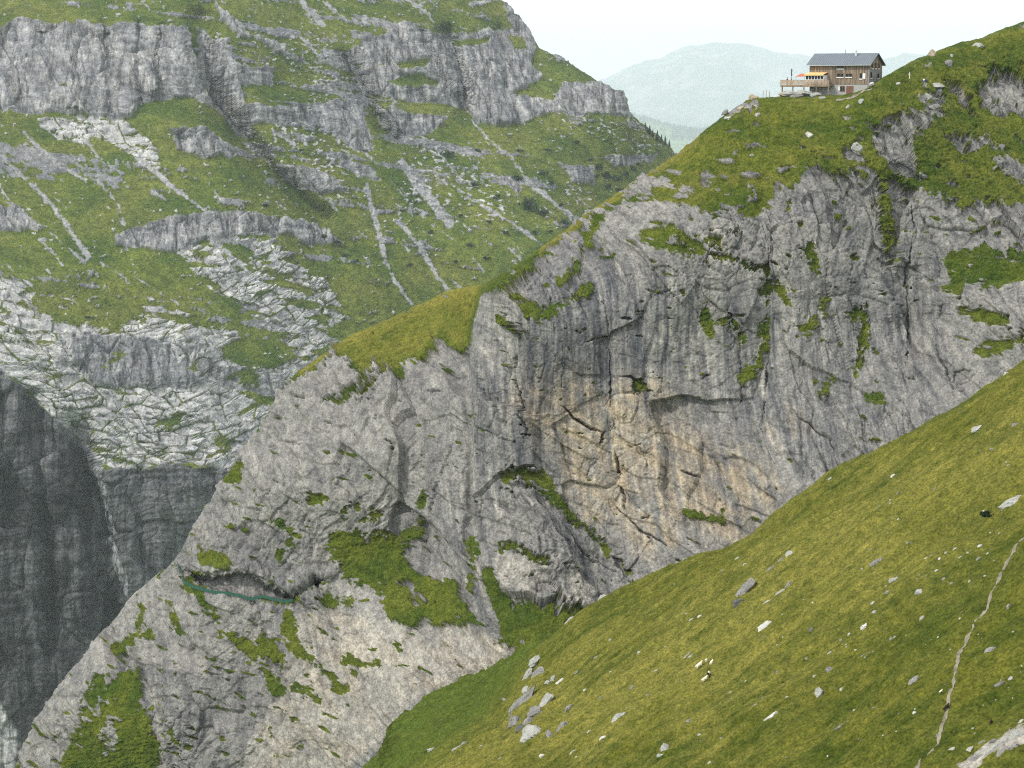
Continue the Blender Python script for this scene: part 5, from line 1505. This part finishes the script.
# rocks on the crest around the hut
for (u, v, w, h, an, tone, lab) in [
    (932, 55, 8, 12, 15, 'tan', 'tall leaning boulder breaking the skyline right of the hut'),
    (949, 63, 9, 8, 20, 'grey', 'angular grey boulder with a dark right side on the slope above the seated people'),
    (978, 45, 11, 6, 10, 'pale', 'pale rounded boulder near the top of the right skyline'),
    (952, 55, 4, 5, 20, 'pale', 'small pale rock between the leaning and the rounded skyline boulders'),
    (936, 86, 15, 5, 4, 'pale', 'flat pale cap slab on the blocky outcrop below the seated people'),
    (941, 88, 6, 5, 10, 'white', 'small bright stone at the right end of the cap slab'),
    (927, 98, 9, 9, 20, 'pale', 'left block of the broken outcrop under the cap slab'),
    (938, 98, 10, 10, 10, 'grey', 'middle block of the broken outcrop under the cap slab'),
    (934, 108, 12, 8, 15, 'grey', 'lowest block of the broken outcrop under the cap slab'),
    (753, 97, 9, 9, 0, 'tan', 'pointed tan cairn-like stone on the skyline left of the hut'),
    (729, 118, 11, 5, -4, 'white', 'white flat stone at the left end of the rubble below the terrace'),
    (725, 113, 8, 5, 30, 'grey', 'grey stone on the skyline beside the white flat stone'),
    (758, 116, 6, 5, 10, 'pale', 'single pale stone on turf right of the rubble'),
    (752, 103, 12, 3, 0, 'white', 'flat pale slab topping the rubble left of the hut'),
    (741, 108, 8, 5, 20, 'tan', 'tan rubble block under the flat topping slab'),
    (748, 109, 9, 5, -10, 'pale', 'pale rubble block right of the tan one'),
    (737, 113, 7, 4, 20, 'tan', 'low tan rubble block nearest the white flat stone'),
    (756, 110, 7, 4, 0, 'grey', 'grey rubble block at the right end of the heap'),
    (809, 135, 8, 9, 60, 'white', 'white block in the grass slope straight below the hut'),
    (751, 155, 5, 4, 60, 'pale', 'small pale stone in the grass slope below the rubble'),
    (735, 154, 5, 5, 40, 'grey', 'small grey stone low in the grass slope below the rubble'),
    (790, 93, 16, 6, 4, 'pale', 'long pale slab under the left half of the terrace'),
    (803, 93, 16, 7, 6, 'pale', 'broad pale slab under the middle of the terrace'),
    (783, 93.5, 9, 5, 10, 'tan', 'tan rock carrying the left end of the terrace'),
    (797, 97, 13, 5, 0, 'grey', 'grey slab in front of the terrace posts'),
    (815, 94, 11, 5, 3, 'pale', 'thin pale slab under the right half of the terrace'),
    (822, 98, 8, 3, 0, 'pale', 'small pale slab at the right terrace post'),
    (861, 101, 6, 4, 20, 'pale', 'pale stone in the grass right of the hut door'),
    (848, 107, 5, 4, 30, 'pale', 'pale stone in the grass below the hut door'),
    (872, 84, 5, 4, 40, 'white', 'white stone at the corner where the gable meets the grass'),
    (898, 84, 5, 3, 20, 'pale', 'low pale stone left of the seated people'),
    (857, 148, 10, 12, 60, 'pale', 'pale crag block in the turf under the hut, left of the grey outcrop')]:
    put_boulder(main, u, v, w, h, an, tone, lab, None, 'boulder' if w >= 7 else 'stone', seed=41, sink=0.1)

# ================================================================== POSTS, PATHS, NET, WATER
PW = ['left one of the three thin wooden posts beside the tan pointed stone', 'tallest of the three thin wooden posts left of the terrace', 'right one of the three thin wooden posts, nearest the terrace']
for i, (u, v, h) in enumerate(((763, 92, 1.1), (766, 91.5, 1.3), (769.5, 91, 1.0))):
    p = main.at(u, v + 5)
    bm = bmesh.new()
    tube(bm, (0, 0, -0.8), (0.03, 0, h + 0.6), 0.07, 0.055)
    bmesh.ops.create_cone(bm, cap_ends=True, segments=8, radius1=0.055, radius2=0.0, depth=0.1, matrix=Matrix.Translation((0.03, 0, h + 0.65)))
    o = obj('fence_post', bm, M_BEAM)
    o.location = p
    tag(o, PW[i], 'post', 'fence posts left of the terrace')

def ribbon(name, land, line, w0, w1, lift, m, step=1.0, seed=0, across=5, gaps=False):
    P = np.array(line, float)
    L_ = np.concatenate([[0], np.cumsum(np.hypot(*np.diff(P, axis=0).T))])
    n = int(L_[-1] / step)
    verts, keep = [], []
    for i in range(n + 1):
        l = L_[-1] * i / n
        u, v = np.interp(l, L_, P[:, 0]), np.interp(l, L_, P[:, 1])
        u2, v2 = np.interp(min(l + 2, L_[-1]), L_, P[:, 0]), np.interp(min(l + 2, L_[-1]), L_, P[:, 1])
        u1, v1 = np.interp(max(l - 2, 0), L_, P[:, 0]), np.interp(max(l - 2, 0), L_, P[:, 1])
        dx, dy = u2 - u1, v2 - v1
        dl = math.hypot(dx, dy) + 1e-6
        wob = float(fbm(np.array([l / 9.0]), np.array([seed + 0.5]), 3, seed)[0])
        wid = float(fbm(np.array([l / 6.0]), np.array([seed + 9.5]), 3, seed + 3)[0])
        keep.append(wid > -0.42)
        hw = (w0 + (w1 - w0) * i / n) * 0.5 * max(0.12, 1 + 1.5 * wid)
        u += -dy / dl * wob * 1.4
        v += dx / dl * wob * 1.4
        for k_ in range(across):
            t_ = (k_ / (across - 1) - 0.5) * 2
            p = land.at(u - dy / dl * hw * t_, v + dx / dl * hw * t_)
            verts.append((p.x, p.y, p.z + lift * (1 - 0.3 * abs(t_))))
    idx = np.arange((n + 1) * across).reshape(n + 1, across)
    f = np.stack([idx[:-1, :-1], idx[1:, :-1], idx[1:, 1:], idx[:-1, 1:]], -1)
    if gaps:
        f = f[np.array(keep[:-1])]
    f = f.reshape(-1, 4)
    return tag(link(name, np_mesh(name, np.array(verts), f, m)), kind='structure')
ribbon('footpath', fore, PATH, 2.9, 2.3, 0.06, M_SOIL, seed=3, gaps=True)
ribbon('crest_path', main, [(836, 101), (846, 98.5), (856, 95), (864, 91), (872, 88)], 1.6, 1.2, 0.12, M_SOIL, seed=8, across=3)

NET = [(174.5, 563), (175.5, 568), (177.5, 573), (181, 578), (187, 582.5), (195, 587), (205, 590), (216, 591.5), (228, 592.5), (240, 594), (251, 596), (262, 598.2), (274, 599.5), (284, 600.5), (293, 600)]
sf = empty('safety_fence', main.at(210, 592), 'green netted safety fence along the gallery path cut into the cliff', 'fence')
base_ = sf.location
pts = [main.at(u, v + 2.5) + Vector((0, -0.5, 0)) for u, v in NET]
top_ = []
for p in pts:
    bm = bmesh.new()
    tube(bm, p - base_ - Vector((0, 0, 1.2)), p - base_ + Vector((0, 0, 1.25)), 0.05)
    obj('post', bm, M_DKMET, sf)
bm = bmesh.new()
for a_, b_ in zip(pts[:-1], pts[1:]):
    d = (b_ - a_)
    nn_ = Vector((d.y, -d.x, 0)).normalized() * 0.03
    z0, z1 = Vector((0, 0, 0.25)), Vector((0, 0, 1.0))
    prism(bm, [a_ - base_ + z0, b_ - base_ + z0, b_ - base_ + z1, a_ - base_ + z1], nn_)
obj('netting', bm, M_NET, sf)
bm = bmesh.new()
for a_, b_ in zip(pts[:-1], pts[1:]):
    tube(bm, a_ - base_ + Vector((0, 0, 1.2)), b_ - base_ + Vector((0, 0, 1.2)), 0.035, n=6)
obj('handrail', bm, M_DKMET, sf)
pw = main.at(230, 590)
person(pw + Vector((0, 0.6, -0.9)), R(80), 'tiny hiker in white shirt on the gallery path above the green net', M_FABW, M_FABR)

mw, tw, bw = new_mat('falling_water', 0.4)
q = N(tw)
pos = q.n('ShaderNodeNewGeometry').outputs['Position']
ns_ = q.noise(q.mapping(pos, (1, 1, 0.06)), 0.5, 5, 0.65)
bw.inputs['Base Color'].default_value = (0.62, 0.65, 0.68, 1)
q.l(q.rng(ns_, 0.42, 0.8, 0.0, 0.6), bw.inputs['Alpha'])
for line, w0, w1 in (([(102, 468), (105, 485), (109, 505), (112, 522), (115, 540), (119, 558), (123, 572), (128, 588), (131, 598)], 6, 3), ([(109, 505), (113, 528), (120, 552), (126, 572), (131, 590)], 3, 2)):
    wf = ribbon('waterfall', far, line, w0, w1, 0.0, mw, 1.2, 17 + int(w0), 6)
    wf.location = (0, -6, 1.5)

# ================================================================== TREES AND SHRUBS FAR OFF
def leafy(seed, m, n=420, flat=0.8):
    """a bush: leaf sized faces through an uneven crown (the stem is a child)"""
    rnd = random.Random(seed)
    bm = bmesh.new()
    cl_ = [(Vector((rnd.gauss(0, 0.42), rnd.gauss(0, 0.42), rnd.uniform(0.25, 0.8))), rnd.uniform(0.25, 0.5)) for _ in range(7)]
    for i in range(n):
        c, r_ = rnd.choice(cl_)
        d = Vector((rnd.gauss(0, 1), rnd.gauss(0, 1), rnd.gauss(0, 1))).normalized()
        p = c + d * r_ * rnd.random() ** 0.4
        p.z = max(0.02, p.z * flat)
        s_ = rnd.uniform(0.06, 0.13)
        e1_ = Vector((rnd.gauss(0, 1), rnd.gauss(0, 1), rnd.gauss(0, 0.6))).normalized()
        e2_ = e1_.orthogonal().normalized()
        bm.faces.new([bm.verts.new(p + e1_ * s_ + e2_ * s_ * 0.2), bm.verts.new(p + e2_ * s_), bm.verts.new(p - e1_ * s_), bm.verts.new(p - e2_ * s_ * 0.8)])
    me = bpy.data.meshes.new('crown')
    bm.to_mesh(me)
    bm.free()
    me.materials.append(m)
    return me

def stem_mesh():
    bm = bmesh.new()
    tube(bm, (0, 0, -0.4), (0.03, 0, 0.5), 0.05, 0.03, 6)
    tube(bm, (0.02, 0, 0.1), (0.25, 0.1, 0.5), 0.03, 0.015, 5)
    tube(bm, (0.02, 0, 0.1), (-0.2, -0.12, 0.5), 0.03, 0.015, 5)
    me = bpy.data.meshes.new('stem')
    bm.to_mesh(me)
    bm.free()
    me.materials.append(M_BARK)
    return me

def fir_mesh(seed):
    rnd = random.Random(seed)
    bm = bmesh.new()
    for k_ in range(13):
        z = 0.12 + 0.86 * k_ / 12
        r_ = 0.24 * (1 - z) ** 0.8 + 0.015
        for j in range(9):
            t_ = 2 * math.pi * (j + rnd.random() * 0.7) / 9
            rr = r_ * rnd.uniform(0.65, 1.15)
            d = Vector((math.cos(t_), math.sin(t_), 0))
            sd_ = Vector((-d.y, d.x, 0)) * rr * 0.38
            zz = Vector((0, 0, z))
            bm.faces.new([bm.verts.new(zz + Vector((0, 0, 0.05))), bm.verts.new(zz + d * rr * 0.6 + sd_ - Vector((0, 0, 0.03))), bm.verts.new(zz + d * rr - Vector((0, 0, 0.075))), bm.verts.new(zz + d * rr * 0.6 - sd_ - Vector((0, 0, 0.03)))])
    me = bpy.data.meshes.new('crown')
    bm.to_mesh(me)
    bm.free()
    me.materials.append(M_FIR)
    return me

def trunk_mesh():
    bm = bmesh.new()
    tube(bm, (0, 0, -0.1), (0, 0, 0.95), 0.022, 0.006, 7)
    me = bpy.data.meshes.new('trunk')
    bm.to_mesh(me)
    bm.free()
    me.materials.append(M_BARK)
    return me
CROWNS = [leafy(60 + i, M_LEAF) for i in range(4)]
STEM = stem_mesh()
FIRS = [fir_mesh(80 + i) for i in range(3)]
TRUNK = trunk_mesh()

def shrub(land, u, v, w, h, label, group, i):
    p = land.at(u, v + h * 0.45)
    s_ = p.y / F
    e = empty('shrub', p, label, 'shrub', group, rz=i * 1.3)
    e.scale = (w * s_ * 0.62, w * s_ * 0.62, h * s_ * 1.0)
    link('crown', CROWNS[i % 4], None, e)
    link('stem', STEM, None, e)
    return e

def fir(land, u, v, h, label, group, i):
    p = land.at(u, v + h * 0.5)
    s_ = p.y / F * h * 1.08
    e = empty('fir_tree', p, label, 'tree', group, rz=i * 0.9)
    e.scale = (s_ * random.uniform(0.95, 1.3),) * 2 + (s_,)
    link('crown', FIRS[i % 3], None, e)
    link('trunk', TRUNK, None, e)
    return e
shrub(far, 531, 203, 16, 17, 'biggest dark green bush on the far mountainside, beside the pale scree gully', 'shrubs on the far mountainside', 0)
shrub(far, 545, 212, 8, 10, 'conical dark bush below the biggest far bush, at the scree edge', 'shrubs on the far mountainside', 1)
FMARK = [(531, 203, 'the biggest far bush'), (580, 175, 'the far crag under the shoulder'), (630, 158, 'the pale rock band under the far firs'), (425, 190, 'the wide pale scree fan'), (520, 115, 'the far upper cliff foot'), (575, 219, 'the lower end of the scree gully'), (440, 275, 'the scree tongues behind the grassy saddle'), (95, 70, 'the big wall of the far mountainside'), (335, 250, 'the far rock rib'), (270, 225, 'the far rock band'), (480, 140, 'the top of the scree gully'), (100, 320, 'the white slabs'), (285, 395, 'the notch by the cliff edge')]
for i, (u, v, w, h) in enumerate([(565, 222, 9, 9), (450, 152, 10, 8), (475, 184, 6, 5), (497, 197, 6, 6), (515, 178, 12, 5), (544, 173, 9, 7), (552, 183, 6, 5), (600, 168, 7, 10), (606, 174, 9, 8), (616, 178, 11, 8), (626, 174, 8, 7), (634, 168, 9, 7), (608, 186, 7, 6), (618, 190, 6, 5), (596, 176, 5, 6), (640, 164, 7, 5), (590, 160, 7, 3), (575, 142, 9, 4), (560, 205, 5, 4), (505, 232, 6, 4), (470, 245, 7, 4), (410, 265, 6, 4), (486, 258, 7, 4), (430, 232, 5, 4), (478, 150, 6, 4), (520, 150, 7, 3), (548, 150, 6, 3), (388, 130, 7, 4), (335, 243, 6, 4), (345, 256, 8, 5), (356, 262, 7, 5), (325, 236, 6, 4), (110, 34, 6, 4), (42, 35, 7, 4), (75, 110, 9, 5), (90, 318, 8, 3), (340, 385, 0, 0), (265, 205, 5, 3), (300, 150, 6, 3), (366, 150, 5, 3), (284, 388, 7, 6), (455, 262, 5, 4), (460, 215, 5, 3), (488, 222, 5, 3), (535, 232, 6, 4), (550, 232, 5, 4), (573, 229, 6, 5), (584, 221, 5, 4)]):
    if w > 0:
        shrub(far, u, v, w, h, near_label(u, v, '', w, h, FMARK, ('low spreading' if h < w * 0.75 else 'rounded') + ' dark green bush'), 'shrubs on the far mountainside', i)
for i, (u, v, h) in enumerate([(645, 124, 7), (650, 128, 9), (653, 131, 7), (657, 134, 10), (661, 137, 8), (665, 139, 10), (669, 142, 7), (648, 128, 6)]):
    fir(far, u, v + 2, h, ['leftmost dark fir on the far shoulder below the blue mountain', 'third dark fir from the left on the far shoulder', 'fourth dark fir from the left on the far shoulder', 'fifth dark fir from the left on the far shoulder, a tall one', 'sixth dark fir from the left on the far shoulder', 'tall dark fir, second from the right end of the far shoulder row', 'rightmost dark fir on the far shoulder, close to the grassy crest', 'shortest dark fir, second from the left on the far shoulder'][i], 'firs on the far shoulder', i)
nb = shrub(fore, 988, 508, 15, 9, 'dark green low bush beside the large pale boulder on the meadow', None, 2)
# dark wood on the distant hill: reads as one mass
rnd = random.Random(3)
fv, ff = [], []
hill = bpy.data.objects['distant_hill'].data
hv_ = np.empty(len(hill.vertices) * 3, np.float32)
hill.vertices.foreach_get('co', hv_)
hv_ = hv_.reshape(-1, 3)
hu = 512 + hv_[:, 0] / hv_[:, 1] * F * 1.01
sel = np.where((hv_[:, 1] < 26300) & (hv_[:, 1] > 23500) & (hu > 600) & (hu < 740))[0]
for k_ in range(2200):
    i = sel[rnd.randrange(len(sel))]
    x_, y_, z_ = hv_[i] + np.array([rnd.uniform(-8, 8), rnd.uniform(-18, 18), -4])
    meadow_ = 23000 < y_ < 25400 and 645 < hu[i] < 672
    if meadow_ and rnd.random() < 0.93:
        continue
    hh, rr = rnd.uniform(32, 66), rnd.uniform(9, 14)
    b0_ = len(fv)
    for j in range(5):
        t_ = j * 1.257 + k_
        fv.append((x_ + rr * math.cos(t_), y_ + rr * math.sin(t_), z_))
    fv.append((x_, y_, z_ + hh))
    ff += [(b0_ + j, b0_ + (j + 1) % 5, b0_ + 5) for j in range(5)]
tag(link('distant_forest', np_mesh('distant_forest', np.array(fv), np.array(ff), M_FIR, smooth=False)), kind='stuff')

# labels that came out equal are told apart by their order from left to right
same = {}
bpy.context.view_layer.update()
for o in COL.objects:
    if o.parent is None and o.get('label'):
        same.setdefault(o['label'], []).append(o)
for lab, os_ in same.items():
    if len(os_) > 1:
        os_.sort(key=lambda o: o.matrix_world.translation.x / max(o.matrix_world.translation.y, 1.0))
        words_ = {2: ['left', 'right'], 3: ['left', 'middle', 'right'], 4: ['leftmost', 'second', 'third', 'rightmost']}.get(len(os_), ['leftmost', 'second', 'third', 'fourth', 'fifth', 'sixth'])
        for o, w_ in zip(os_, words_):
            o['label'] = w_ + ' ' + lab
